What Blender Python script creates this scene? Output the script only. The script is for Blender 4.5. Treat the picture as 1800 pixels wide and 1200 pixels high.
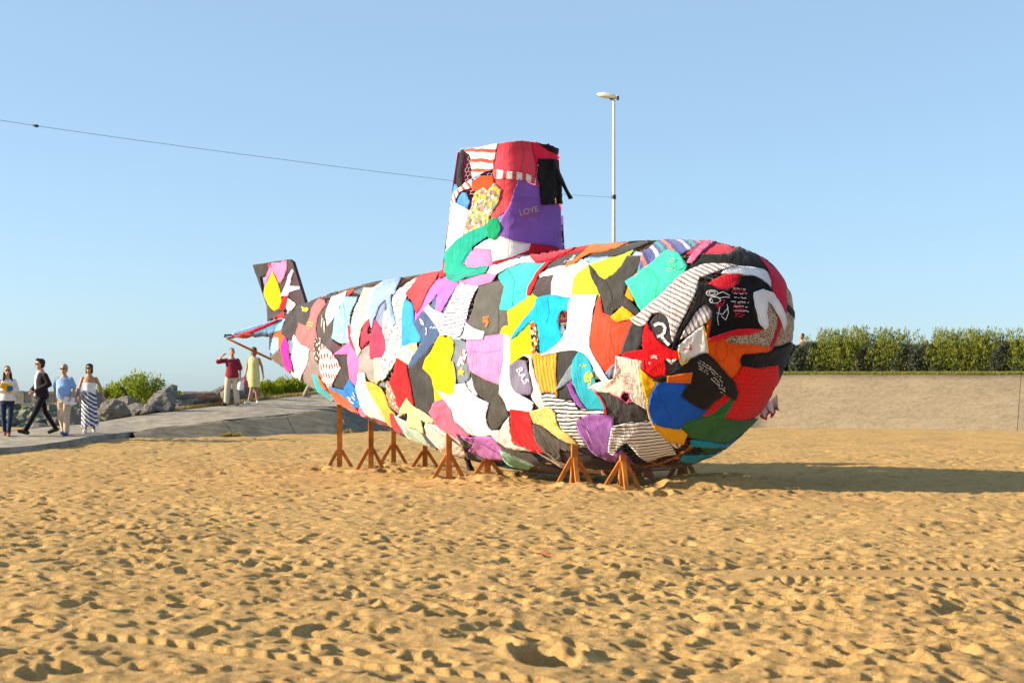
import bpy, bmesh, math, random
import numpy as np
from mathutils import Vector, Matrix, Quaternion, noise
from mathutils.bvhtree import BVHTree
from mathutils.geometry import delaunay_2d_cdt

for o in list(bpy.data.objects): bpy.data.objects.remove(o)
SC = bpy.context.scene
COL = SC.collection
R = math.radians
random.seed(7); RNG = np.random.default_rng(7)

# ------------------------------------------------------------------ camera, sky, sun, exposure
F = 2500.0; CAMZ = 1.25; CX = 900.0; HY = 700.0          # focal length in px of the 1800 px wide photo, eye height, horizon row
cd = bpy.data.cameras.new('camera'); cam = bpy.data.objects.new('camera', cd); COL.objects.link(cam)
cam.location = (0, 0, CAMZ); cam.rotation_euler = (R(90), 0, 0)
cd.sensor_width = 36; cd.lens = 50; cd.shift_y = 100 / 1800; cd.clip_start = .1; cd.clip_end = 9000
cd.dof.use_dof = True; cd.dof.focus_distance = 20.5; cd.dof.aperture_fstop = 4.5
SC.camera = cam
SUN_EL, SUN_AZ = R(18.5), R(4)                              # sun low on the left, a touch towards the camera
SDIR = Vector((-math.cos(SUN_AZ) * math.cos(SUN_EL), -math.sin(SUN_AZ) * math.cos(SUN_EL), math.sin(SUN_EL)))
w = bpy.data.worlds.new('World'); SC.world = w; w.use_nodes = True
nt = w.node_tree; bg = nt.nodes['Background']
sky = nt.nodes.new('ShaderNodeTexSky'); sky.sky_type = 'NISHITA'; sky.sun_disc = False
sky.sun_elevation = SUN_EL; sky.sun_rotation = math.atan2(SDIR.x, SDIR.y)
sky.air_density = .8; sky.dust_density = .9; sky.ozone_density = 3.2; sky.altitude = 0
hz_ = nt.nodes.new('ShaderNodeMix'); hz_.data_type = 'RGBA'; hz_.inputs[0].default_value = .48; hz_.inputs[7].default_value = (2.05, 2.95, 3.55, 1)   # thin even sea haze
nt.links.new(sky.outputs[0], hz_.inputs[6]); nt.links.new(hz_.outputs[2], bg.inputs[0]); bg.inputs[1].default_value = 0.112
sl = bpy.data.lights.new('sun', 'SUN'); sl.energy = 5.0; sl.angle = R(.55); sl.color = (1, .85, .63)
so = bpy.data.objects.new('sun', sl); COL.objects.link(so); so.rotation_euler = SDIR.to_track_quat('Z', 'Y').to_euler(); so.location = (-20, 0, 15)
SC.view_settings.view_transform = 'Standard'; SC.view_settings.look = 'None'
SC.view_settings.gamma = 1; SC.view_settings.use_curve_mapping = False; SC.view_settings.exposure = 1.12

# ------------------------------------------------------------------ helpers
def at(x, y, d): return Vector(((x - CX) / F * d, d, CAMZ + (HY - y) / F * d))
def link(o, parent=None):
    COL.objects.link(o)
    if parent is not None: o.parent = parent
    return o
def tag(o, label=None, cat=None, group=None, kind=None):
    if label: o['label'] = label
    if cat: o['category'] = cat
    if group: o['group'] = group
    if kind: o['kind'] = kind
    return o
def empty(name, loc=(0, 0, 0), rz=0, label=None, cat=None, group=None):
    o = bpy.data.objects.new(name, None); o.location = loc; o.rotation_euler.z = rz; o.empty_display_size = .2
    link(o); return tag(o, label, cat, group)
def mesh(name, verts, faces, mat=None, parent=None, smooth=False, uv=None):
    me = bpy.data.meshes.new(name)
    me.from_pydata([tuple(v) for v in verts], [], [tuple(f) for f in faces]); me.update()
    if smooth: me.polygons.foreach_set('use_smooth', [True] * len(me.polygons))
    if uv is not None:
        l = me.uv_layers.new(name='UVMap'); li = np.empty(len(me.loops), int); me.loops.foreach_get('vertex_index', li)
        l.data.foreach_set('uv', np.asarray(uv, dtype=np.float32)[li].ravel())
    if mat: me.materials.append(mat)
    o = bpy.data.objects.new(name, me); return link(o, parent)
def srgb(h):
    h = h.lstrip('#'); c = [int(h[i:i + 2], 16) / 255 for i in (0, 2, 4)]
    return tuple((x / 12.92 if x <= .04045 else ((x + .055) / 1.055) ** 2.4) for x in c)
def box_geo(c, sx, sy, sz, rot=None):
    v = [Vector((a * sx / 2, b * sy / 2, d * sz / 2)) for a in (-1, 1) for b in (-1, 1) for d in (-1, 1)]
    if rot is not None: v = [rot @ p for p in v]
    return [p + Vector(c) for p in v], [(0, 1, 3, 2), (4, 6, 7, 5), (0, 4, 5, 1), (2, 3, 7, 6), (0, 2, 6, 4), (1, 5, 7, 3)]
class G:                                                   # collects several shapes into one mesh
    def __init__(s): s.v = []; s.f = []
    def add(s, vf):
        n = len(s.v); s.v += [Vector(p) for p in vf[0]]; s.f += [tuple(i + n for i in f) for f in vf[1]]; return s
    def build(s, name, mat, parent=None, smooth=False): return mesh(name, s.v, s.f, mat, parent, smooth)
def beam(p0, p1, wd, dp, up=Vector((0, 0, 1))):
    p0, p1 = Vector(p0), Vector(p1); d = (p1 - p0); L = d.length; z = d / L
    x = up.cross(z)
    if x.length < 1e-3: x = Vector((1, 0, 0))
    x.normalize(); y = z.cross(x)
    v = [p + x * a * wd / 2 + y * b * dp / 2 for p in (p0, p1) for a, b in ((-1, -1), (1, -1), (1, 1), (-1, 1))]
    return v, [(3, 2, 1, 0), (4, 5, 6, 7), (0, 1, 5, 4), (1, 2, 6, 5), (2, 3, 7, 6), (3, 0, 4, 7)]
def tube(pts, rad, n=6, closed=False):
    pts = [Vector(p) for p in pts]; v = []; f = []; m = len(pts)
    rr = rad if hasattr(rad, '__len__') else [rad] * m
    ref = Vector((0, 0, 1))
    for i, p in enumerate(pts):
        t = (pts[(i + 1) % m] - pts[i - 1]) if closed else (pts[min(i + 1, m - 1)] - pts[max(i - 1, 0)])
        t.normalize(); x = ref.cross(t)
        if x.length < .05: x = Vector((0, 1, 0)).cross(t)
        x.normalize(); y = t.cross(x)
        for k in range(n):
            a = 2 * math.pi * k / n; v.append(p + (x * math.cos(a) + y * math.sin(a)) * rr[i])
    for i in range(m if closed else m - 1):
        j = (i + 1) % m
        for k in range(n): f.append((i * n + k, i * n + (k + 1) % n, j * n + (k + 1) % n, j * n + k))
    if not closed: f.append(tuple(range(n))[::-1]); f.append(tuple(range((m - 1) * n, m * n)))
    return v, f

# ------------------------------------------------------------------ materials
MATS = {}
def new_mat(name, rough=.8, spec=.3):
    m = bpy.data.materials.new(name); m.use_nodes = True
    b = m.node_tree.nodes['Principled BSDF']; b.inputs['Roughness'].default_value = rough
    b.inputs['Specular IOR Level'].default_value = spec
    return m, m.node_tree.nodes, m.node_tree.links, b
def N(ns, t, **kw):
    n = ns.new(t)
    for k, v in kw.items():
        if k in n.inputs: n.inputs[k].default_value = v
        else: setattr(n, k, v)
    return n
def mixc(ns, ls, fac, a, b, blend='MIX'):
    m = ns.new('ShaderNodeMix'); m.data_type = 'RGBA'; m.blend_type = blend
    for i, x in ((0, fac), (6, a), (7, b)):
        if hasattr(x, 'links') or isinstance(x, bpy.types.NodeSocket): ls.new(x, m.inputs[i])
        elif i == 0: m.inputs[0].default_value = x
        else: m.inputs[i].default_value = (*x[:3], 1)
    return m.outputs[2]
def ramp(ns, ls, fac, stops):
    r = ns.new('ShaderNodeValToRGB'); e = r.color_ramp.elements
    while len(e) < len(stops): e.new(.5)
    for i, (p, c) in enumerate(stops): e[i].position = p; e[i].color = (*c[:3], 1)
    ls.new(fac, r.inputs[0]); return r
def math_n(ns, ls, op, a, b=None):
    m = ns.new('ShaderNodeMath'); m.operation = op
    for i, x in enumerate((a, b)):
        if x is None: continue
        if isinstance(x, bpy.types.NodeSocket): ls.new(x, m.inputs[i])
        else: m.inputs[i].default_value = x
    return m.outputs[0]
def noisy(name, base, var=.25, scale=6, rough=.8, bump=.3, bscale=40, dist=.01, spec=.3, coord='Object', second=None, metal=0):
    if name in MATS: return MATS[name]
    m, ns, ls, b = new_mat(name, rough, spec)
    tc = ns.new('ShaderNodeTexCoord')
    n1 = N(ns, 'ShaderNodeTexNoise', Scale=scale, Detail=6, Roughness=.6); ls.new(tc.outputs[coord], n1.inputs[0])
    lo = tuple(c * (1 - var) for c in base); hi = second or tuple(min(1, c * (1 + var)) for c in base)
    r = ramp(ns, ls, n1.outputs[0], [(.3, lo), (.7, hi)])
    ls.new(r.outputs[0], b.inputs['Base Color']); b.inputs['Metallic'].default_value = metal
    if bump:
        n2 = N(ns, 'ShaderNodeTexNoise', Scale=bscale, Detail=5, Roughness=.65); ls.new(tc.outputs[coord], n2.inputs[0])
        bp = N(ns, 'ShaderNodeBump', Strength=bump, Distance=dist); ls.new(n2.outputs[0], bp.inputs['Height']); ls.new(bp.outputs[0], b.inputs['Normal'])
    MATS[name] = m; return m
ALB = .88
def cloth(spec):
    """procedural knit cloth; spec = (kind, hex, ...) patterns drawn in the garment's own metres (UV)"""
    key = 'cloth_' + '_'.join(str(s) for s in spec)
    if key in MATS: return MATS[key]
    m, ns, ls, b = new_mat('cloth', .92, .12)
    b.inputs['Sheen Weight'].default_value = .12; b.inputs['Sheen Roughness'].default_value = .5
    uv = ns.new('ShaderNodeUVMap').outputs[0]
    c = [tuple(x * ALB for x in srgb(h)) for h in spec[1:] if isinstance(h, str) and h.startswith('#')]
    nums = [x for x in spec[1:] if not isinstance(x, str)]
    k = spec[0]
    def coord1(ang, period):
        mp = N(ns, 'ShaderNodeMapping'); mp.inputs['Rotation'].default_value = (0, 0, R(ang)); mp.inputs['Scale'].default_value = (1 / period,) * 3
        ls.new(uv, mp.inputs[0]); sp = ns.new('ShaderNodeSeparateXYZ')
        wob = N(ns, 'ShaderNodeTexNoise', Scale=5.0, Detail=1); ls.new(uv, wob.inputs[0])
        ls.new(mp.outputs[0], sp.inputs[0])
        return math_n(ns, ls, 'ADD', sp.outputs[1], math_n(ns, ls, 'MULTIPLY', wob.outputs[0], .05 / period))
    if k == 'stripe':                                       # a, b, period, share of b, angle
        fr = math_n(ns, ls, 'FRACT', coord1(nums[2], nums[0])); st = math_n(ns, ls, 'LESS_THAN', fr, nums[1])
        col = mixc(ns, ls, st, c[0], c[1])
    elif k == 'multi':                                      # several stripes: colours, period, angle
        fr = math_n(ns, ls, 'FRACT', coord1(nums[1], nums[0])); n = len(c)
        r = ramp(ns, ls, fr, [(i / n, c[i]) for i in range(n)]); r.color_ramp.interpolation = 'CONSTANT'; col = r.outputs[0]
    elif k in ('dots', 'spots'):
        mp = N(ns, 'ShaderNodeMapping'); mp.inputs['Scale'].default_value = (1 / nums[0], (1 if k == 'dots' else .62) / nums[0], 1); ls.new(uv, mp.inputs[0])
        v = N(ns, 'ShaderNodeTexVoronoi', Scale=1.0, Randomness=.25); v.voronoi_dimensions = '2D'; ls.new(mp.outputs[0], v.inputs['Vector'])
        col = mixc(ns, ls, math_n(ns, ls, 'LESS_THAN', v.outputs['Distance'], nums[1]), c[0], c[1])
    elif k == 'leopard':
        v = N(ns, 'ShaderNodeTexVoronoi', Scale=1 / nums[0], Randomness=1.0); ls.new(uv, v.inputs['Vector'])
        nz = N(ns, 'ShaderNodeTexNoise', Scale=2.2 / nums[0], Detail=2); ls.new(uv, nz.inputs[0])
        s = math_n(ns, ls, 'ADD', v.outputs['Distance'], math_n(ns, ls, 'MULTIPLY', nz.outputs[0], .9))
        col = mixc(ns, ls, math_n(ns, ls, 'LESS_THAN', s, nums[1]), c[0], c[1])
    elif k == 'floral':
        v = N(ns, 'ShaderNodeTexVoronoi', Scale=1 / nums[0], Randomness=1.0); ls.new(uv, v.inputs['Vector'])
        sp = ns.new('ShaderNodeSeparateColor'); ls.new(v.outputs['Color'], sp.inputs[0])
        r = ramp(ns, ls, sp.outputs[0], [(i / len(c), c[i]) for i in range(len(c))]); r.color_ramp.interpolation = 'CONSTANT'; col = r.outputs[0]
    else:
        nz = N(ns, 'ShaderNodeTexNoise', Scale=3.0, Detail=4); ls.new(uv, nz.inputs[0])
        a = tuple(x * .78 for x in c[0]); hi_ = tuple(min(.88, x * 1.06 + .012) for x in c[0]); col = ramp(ns, ls, nz.outputs[0], [(.28, a), (.5, c[0]), (.72, hi_)]).outputs[0]
    he = ns.new('ShaderNodeAttribute'); he.attribute_name = 'hem'                     # stitched hem a finger's width in from the edge
    hm = math_n(ns, ls, 'MULTIPLY', math_n(ns, ls, 'GREATER_THAN', he.outputs['Fac'], .022), math_n(ns, ls, 'LESS_THAN', he.outputs['Fac'], .036))
    col = mixc(ns, ls, math_n(ns, ls, 'MULTIPLY', hm, .28), col, tuple(x * .4 for x in c[0]))
    ls.new(col, b.inputs['Base Color'])
    # drag folds: noise drawn out along the hang of the cloth, and fine knit
    mp = N(ns, 'ShaderNodeMapping'); mp.inputs['Scale'].default_value = (9, 1.3, 1); mp.inputs['Rotation'].default_value = (0, 0, R(RNG.uniform(-40, 40))); ls.new(uv, mp.inputs[0])
    f1 = N(ns, 'ShaderNodeTexNoise', Scale=1.0, Detail=4, Roughness=.55, Distortion=1.6); ls.new(mp.outputs[0], f1.inputs[0])
    f2 = N(ns, 'ShaderNodeTexNoise', Scale=90.0, Detail=2); ls.new(uv, f2.inputs[0])
    rg = math_n(ns, ls, 'POWER', math_n(ns, ls, 'SUBTRACT', 1.0, math_n(ns, ls, 'ABSOLUTE', math_n(ns, ls, 'MULTIPLY_ADD', f1.outputs[0], 2.0))), 5.0)
    rg.node.inputs[0].links[0].from_node.inputs[1].links[0].from_node.inputs[0].links[0].from_node.inputs[2].default_value = -1.0
    f3 = N(ns, 'ShaderNodeTexNoise', Scale=2.6, Detail=1); ls.new(uv, f3.inputs[0])
    rg = math_n(ns, ls, 'MULTIPLY', rg, math_n(ns, ls, 'SUBTRACT', math_n(ns, ls, 'MULTIPLY', f3.outputs[0], 2.4), .75)); rg.node.use_clamp = True
    h = math_n(ns, ls, 'ADD', math_n(ns, ls, 'ADD', math_n(ns, ls, 'MULTIPLY', f1.outputs[0], .22), math_n(ns, ls, 'MULTIPLY', rg, .55)), math_n(ns, ls, 'MULTIPLY', f2.outputs[0], .008))
    bp = N(ns, 'ShaderNodeBump', Strength=.6, Distance=.03); ls.new(h, bp.inputs['Height']); ls.new(bp.outputs[0], b.inputs['Normal'])
    MATS[key] = m; return m

def sand_mat():
    m, ns, ls, b = new_mat('sand', .95, .15)
    g = ns.new('ShaderNodeNewGeometry').outputs['Position']
    n1 = N(ns, 'ShaderNodeTexNoise', Scale=.35, Detail=6, Roughness=.6); ls.new(g, n1.inputs[0])
    n2 = N(ns, 'ShaderNodeTexNoise', Scale=9.0, Detail=6, Roughness=.7); ls.new(g, n2.inputs[0])
    a = ramp(ns, ls, n1.outputs[0], [(.3, (.45, .265, .09)), (.7, (.55, .345, .125))]).outputs[0]
    c = mixc(ns, ls, .35, a, ramp(ns, ls, n2.outputs[0], [(.35, (.28, .16, .055)), (.65, (.63, .40, .165))]).outputs[0])
    # coarse grains: pale shell bits and dark specks
    v = N(ns, 'ShaderNodeTexVoronoi', Scale=160.0, Randomness=1.0); ls.new(g, v.inputs['Vector'])
    sp = ns.new('ShaderNodeSeparateColor'); ls.new(v.outputs['Color'], sp.inputs[0])
    c = mixc(ns, ls, math_n(ns, ls, 'MULTIPLY', math_n(ns, ls, 'LESS_THAN', sp.outputs[0], .03), .6), c, (.74, .62, .45))
    c = mixc(ns, ls, math_n(ns, ls, 'MULTIPLY', math_n(ns, ls, 'GREATER_THAN', sp.outputs[0], .9), .5), c, (.22, .12, .05))
    ls.new(c, b.inputs['Base Color'])
    n3 = N(ns, 'ShaderNodeTexNoise', Scale=26.0, Detail=8, Roughness=.75); ls.new(g, n3.inputs[0])
    n4 = N(ns, 'ShaderNodeTexNoise', Scale=220.0, Detail=3); ls.new(g, n4.inputs[0])
    h = math_n(ns, ls, 'ADD', n3.outputs[0], math_n(ns, ls, 'MULTIPLY', n4.outputs[0], .12))
    bp = N(ns, 'ShaderNodeBump', Strength=.8, Distance=.035); ls.new(h, bp.inputs['Height']); ls.new(bp.outputs[0], b.inputs['Normal'])
    return m
def concrete_mat(name, base, streak=True, mid=2.6, mf=.5):
    m, ns, ls, b = new_mat(name, .9, .2)
    g = ns.new('ShaderNodeNewGeometry').outputs['Position']
    n1 = N(ns, 'ShaderNodeTexNoise', Scale=.7, Detail=8, Roughness=.65); ls.new(g, n1.inputs[0])
    lo = tuple(x * .72 for x in base); hi = tuple(min(1, x * 1.2) for x in base)
    c = ramp(ns, ls, n1.outputs[0], [(.3, lo), (.7, hi)]).outputs[0]
    if streak:
        mp = N(ns, 'ShaderNodeMapping'); mp.inputs['Rotation'].default_value = (0, R(35), 0); mp.inputs['Scale'].default_value = (.5, 1, 2.5); ls.new(g, mp.inputs[0])
        n2 = N(ns, 'ShaderNodeTexNoise', Scale=1.3, Detail=7, Roughness=.7, Distortion=.6); ls.new(mp.outputs[0], n2.inputs[0])
        c = mixc(ns, ls, .5, c, ramp(ns, ls, n2.outputs[0], [(.35, tuple(x * .6 for x in base)), (.6, base), (.75, tuple(min(1, x * 1.5) for x in base))]).outputs[0])
    n5 = N(ns, 'ShaderNodeTexNoise', Scale=mid, Detail=9, Roughness=.72, Distortion=.4); ls.new(g, n5.inputs[0])
    c = mixc(ns, ls, mf, c, ramp(ns, ls, n5.outputs[0], [(.36, tuple(x * .35 for x in base)), (.5, base), (.66, tuple(min(1, x * 1.6) for x in base))]).outputs[0])
    ls.new(c, b.inputs['Base Color'])
    n3 = N(ns, 'ShaderNodeTexNoise', Scale=14.0, Detail=8, Roughness=.75); ls.new(g, n3.inputs[0])
    bp = N(ns, 'ShaderNodeBump', Strength=.7, Distance=.06); ls.new(n3.outputs[0], bp.inputs['Height']); ls.new(bp.outputs[0], b.inputs['Normal'])
    return m
def leaf_mat(name, a, bcol, c3=None):
    m, ns, ls, b = new_mat(name, .7, .25)
    g = ns.new('ShaderNodeNewGeometry')
    oi = g.outputs['Random Per Island']
    n1 = N(ns, 'ShaderNodeTexNoise', Scale=3.0, Detail=3); ls.new(g.outputs['Position'], n1.inputs[0])
    f = math_n(ns, ls, 'ADD', math_n(ns, ls, 'MULTIPLY', oi, .6), math_n(ns, ls, 'MULTIPLY', n1.outputs[0], .5))
    st = [(.2, a), (.75, bcol)] + ([(.97, c3)] if c3 else [])
    c = ramp(ns, ls, f, st).outputs[0]
    ls.new(c, b.inputs['Base Color'])
    tr = ns.new('ShaderNodeBsdfTranslucent'); ls.new(c, tr.inputs[0])
    mx = ns.new('ShaderNodeMixShader'); mx.inputs[0].default_value = .35
    ls.new(b.outputs[0], mx.inputs[1]); ls.new(tr.outputs[0], mx.inputs[2])
    ls.new(mx.outputs[0], ns['Material Output'].inputs[0])
    return m
M_SAND = sand_mat()
M_BANK = concrete_mat('concrete_bank', (.31, .235, .145), mid=4.5, mf=.3)
M_BANKD = concrete_mat('weathered_bank', (.165, .14, .10), mid=1.6, mf=.6)
M_PATH = concrete_mat('path_asphalt', (.36, .305, .235), False)
M_WOOD = noisy('stained_wood', (.44, .14, .018), .35, 5, .6, .3, 60, .004, second=(.62, .22, .032))
M_FRAME = noisy('rusty_bar', (.42, .16, .045), .4, 12, .7, .2, 80)
M_WIRE = noisy('galvanised_wire', (.16, .14, .12), .3, 20, .5, 0, metal=.6)
M_ROCK = concrete_mat('boulder_rock', (.185, .17, .155), mid=3.5)
M_ROCKO = concrete_mat('rusty_rock', (.19, .172, .155), mid=3.5)
_ns, _ls = M_ROCKO.node_tree.nodes, M_ROCKO.node_tree.links; _b = _ns['Principled BSDF']; _c = _b.inputs['Base Color'].links[0].from_socket
_g = _ns.new('ShaderNodeNewGeometry'); _n = N(_ns, 'ShaderNodeTexNoise', Scale=1.1, Detail=5); _ls.new(_g.outputs['Position'], _n.inputs[0])
_f = ramp(_ns, _ls, _n.outputs[0], [(.52, (0, 0, 0)), (.6, (.8, .8, .8))]).outputs[0]
_ls.new(mixc(_ns, _ls, _f, _c, (.42, .18, .06)), _b.inputs['Base Color'])
M_FARROCK = concrete_mat('mossy_rock', (.17, .175, .12))

# ------------------------------------------------------------------ ground: one sheet with trodden sand relief
def ground_base(X, Y):
    s = np.clip((Y - 28) / 9, 0, 1); s = s * s * (3 - 2 * s)
    f = np.clip((4 - X) / 8, 0, 1); f = f * f * (3 - 2 * f)
    z = .2 * s * f
    # behind the path the ground falls to the shore
    e = np.clip((Y - (50 + .35 * np.abs(X + 14)) ) / 12, 0, 1) * np.clip((-9 - X) / 6, 0, 1)
    return z - 2.2 * e * e * (3 - 2 * e)
CELL = .02; GX0, GX1, GY0, GY1 = -22., 22., 3., 62.
nx = int((GX1 - GX0) / CELL); ny = int((GY1 - GY0) / CELL)
def relief(bands, seed):
    """random relief with the given height (m) at each wavelength (m)"""
    r = np.random.default_rng(seed).standard_normal((ny, nx)).astype(np.float32); f = np.fft.rfft2(r)
    ky = np.fft.fftfreq(ny, CELL)[:, None]; kx = np.fft.rfftfreq(nx, CELL)[None]; lk = np.log(np.maximum(np.sqrt(kx * kx + ky * ky), 1e-4)); g2 = 0
    for lam, amp in bands: e = np.exp(-((lk + math.log(lam)) ** 2) / .1444); g2 = g2 + e * (amp * amp / e.mean())
    return np.fft.irfft2(f * np.sqrt(g2), s=(ny, nx)).astype(np.float32)
HM = relief([(2.4, .014), (.8, .0035), (.36, .0038), (.17, .0036), (.08, .0018)], 1)
def flatten(x, y, rad, k=.8):
    i0 = int((x - 1.6 * rad - GX0) / CELL); i1 = int((x + 1.6 * rad - GX0) / CELL) + 1; j0 = int((y - 1.6 * rad - GY0) / CELL); j1 = int((y + 1.6 * rad - GY0) / CELL) + 1
    if i0 < 0 or j0 < 0 or i1 >= nx or j1 >= ny: return
    q = ((GX0 + CELL * np.arange(i0, i1)[None] - x) ** 2 + (GY0 + CELL * np.arange(j0, j1)[:, None] - y) ** 2) / rad ** 2
    HM[j0:j1, i0:i1] *= 1 - k * np.exp(-q * q)
def stamp(x, y, lx, ly, ang, depth, rim=.35):
    rad = 1.9 * max(lx, ly); i0 = int((x - rad - GX0) / CELL); i1 = int((x + rad - GX0) / CELL) + 1
    j0 = int((y - rad - GY0) / CELL); j1 = int((y + rad - GY0) / CELL) + 1
    if i0 < 0 or j0 < 0 or i1 >= nx or j1 >= ny: return
    xx = GX0 + CELL * np.arange(i0, i1)[None] - x; yy = GY0 + CELL * np.arange(j0, j1)[:, None] - y
    c, s = math.cos(ang), math.sin(ang); u = (xx * c + yy * s) / lx; v = (-xx * s + yy * c) / ly
    q = u * u + v * v
    HM[j0:j1, i0:i1] += -depth * np.exp(-q * q * q * .9) + depth * rim * np.exp(-((np.sqrt(q) - 1.35) / .3) ** 2) * (1 + .6 * u)
npit = 0
while npit < 25000:
    y = 4.5 + 34 * random.random() ** .92; x = random.uniform(-1, 1) * (.46 * y + 3.2)
    dens = .5 + .5 * noise.noise(Vector((x * .35, y * .22, 3)))
    if x > 1 and 11 < y < 18: dens *= .55
    if random.random() > dens * 1.5: continue
    npit += 1
    sc = random.choice([.35, .45, .5, .6, .7, .9])
    stamp(x, y, .115 * sc, .060 * sc * random.uniform(.8, 1.3), random.uniform(0, math.pi), random.uniform(.02, .048) * sc, random.uniform(.08, .28))
def gpx(x, y): d = CAMZ * F / (y - HY); return ((x - CX) / F * d, d)
# tyre lugs, bottom left and right; the dug hole at the bottom
lug = [(135, 1117), (170, 1119), (205, 1121), (240, 1124), (273, 1127), (310, 1130), (345, 1134), (380, 1140), (415, 1145), (450, 1149), (487, 1152), (525, 1155), (565, 1158), (607, 1162), (645, 1169), (685, 1174), (728, 1177), (772, 1181), (815, 1184), (860, 1187), (905, 1191), (950, 1196)]
for x, y in lug: p = gpx(x, y); flatten(p[0], p[1], .15)
for x, y in lug: p = gpx(x, y); stamp(p[0], p[1], .042, .095, .55, .055, .1)
for k in range(30): p = gpx(1330 + k * 21, 1007 + k * .17); flatten(p[0], p[1], .3, .7)
for k in range(26):
    for yy, sh in ((998, 0), (1016, 9)):
        x = 1330 + k * 25 + sh; p = gpx(x, yy + (x - 1330) * .008); stamp(p[0], p[1], .045, .10, -.6, .042, .2)
p = gpx(955, 1150); flatten(p[0], p[1], .35, .6); stamp(p[0], p[1], .135, .26, .15, .19, .04); p = gpx(905, 1148); stamp(p[0], p[1], .07, .2, .1, -.035, 0); p = gpx(1010, 1143); stamp(p[0], p[1], .06, .1, 0, .05, .3)
for a, b2 in (((560, 1050), (850, 1185)), ((1120, 1105), (1800, 1118)), ((300, 1190), (760, 1150))):   # smooth wheel ruts
    for t in np.linspace(0, 1, 60):
        p = gpx(a[0] + (b2[0] - a[0]) * t, a[1] + (b2[1] - a[1]) * t); stamp(p[0], p[1], .07, .07, 0, .0016, .3)
POSTS = [(597, 825, 705), (652, 828, 733), (692, 820, 747), (747, 823, 785), (789, 845, 803), (857, 845, 803), (945, 834, 818), (1010, 858, 795), (1095, 860, 813), (1122, 841, 822), (1200, 848, 815)]
for x, y, _ in POSTS:
    p = gpx(x, y); stamp(p[0] + .25, p[1] - .1, .55, .5, 0, -.045, 0)
    for q in range(5): stamp(p[0] + random.uniform(-.7, .7), p[1] + random.uniform(-.7, .5), .16, .1, random.random() * 3, .05, .4)
pz = gpx(1255, 860); stamp(pz[0], pz[1] + .5, .75, .5, 0, -.17, 0)
def ground_z(X, Y):
    X = np.asarray(X, float); Y = np.asarray(Y, float)
    u = np.clip((X - GX0) / CELL, 0, nx - 1.001); v = np.clip((Y - GY0) / CELL, 0, ny - 1.001)
    i = u.astype(int); j = v.astype(int); a = u - i; b = v - j
    h = HM[j, i] * (1 - a) * (1 - b) + HM[j, i + 1] * a * (1 - b) + HM[j + 1, i] * (1 - a) * b + HM[j + 1, i + 1] * a * b
    edge = np.clip(np.minimum(np.minimum(X - GX0, GX1 - X), np.minimum(Y - GY0, GY1 - Y)) / 2, 0, 1)
    return ground_base(X, Y) + h * edge
ang = np.concatenate([np.linspace(-math.pi, -.8, 50)[:-1], np.arange(-.8, -.42, .0045), np.arange(-.42, .42, .0017), np.arange(.42, .8, .0045), np.linspace(.8, math.pi, 50)])
rr = [0.4, 1., 1.8, 2.6]
r_ = 3.2
while r_ < 62: rr.append(r_); r_ += max(.014, .0021 * r_) if r_ > 5.2 else .05
while r_ < 900: rr.append(r_); r_ *= 1.15
rr = np.array(rr); A, RR = np.meshgrid(ang, rr); GXX = RR * np.sin(A); GYY = RR * np.cos(A); GZ = ground_z(GXX, GYY)
na = len(ang); nr = len(rr)
V = np.stack([GXX, GYY, GZ], -1).reshape(-1, 3).astype(np.float32)
ii, jj = np.meshgrid(np.arange(nr - 1), np.arange(na - 1), indexing='ij'); a0 = (ii * na + jj).ravel()
FQ = np.stack([a0, a0 + na, a0 + na + 1, a0 + 1], -1)[:, ::-1].astype(np.int32)
me = bpy.data.meshes.new('sand'); me.vertices.add(len(V)); me.vertices.foreach_set('co', V.ravel())
me.loops.add(FQ.size); me.loops.foreach_set('vertex_index', FQ.ravel()); me.polygons.add(len(FQ))
me.polygons.foreach_set('loop_start', np.arange(0, FQ.size, 4, dtype=np.int32))
me.polygons.foreach_set('use_smooth', np.ones(len(FQ), bool)); me.update(); me.validate(); me.materials.append(M_SAND)
so_ = link(bpy.data.objects.new('sand', me)); tag(so_, 'trodden golden beach sand with footprints and tyre tracks', kind='structure')
# sea beyond the shore
m, ns, ls, b = new_mat('sea_water', .15, .5); b.inputs['Base Color'].default_value = (.05, .11, .14, 1)
tcn = ns.new('ShaderNodeNewGeometry'); nz = N(ns, 'ShaderNodeTexNoise', Scale=.8, Detail=4); ls.new(tcn.outputs['Position'], nz.inputs[0])
bp = N(ns, 'ShaderNodeBump', Strength=.3, Distance=.2); ls.new(nz.outputs[0], bp.inputs['Height']); ls.new(bp.outputs[0], b.inputs['Normal'])
tag(mesh('sea', [(-6000, 40, -1.3), (6000, 40, -1.3), (6000, 8000, -1.3), (-6000, 8000, -1.3)], [(0, 1, 2, 3)], m), kind='structure')

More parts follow.
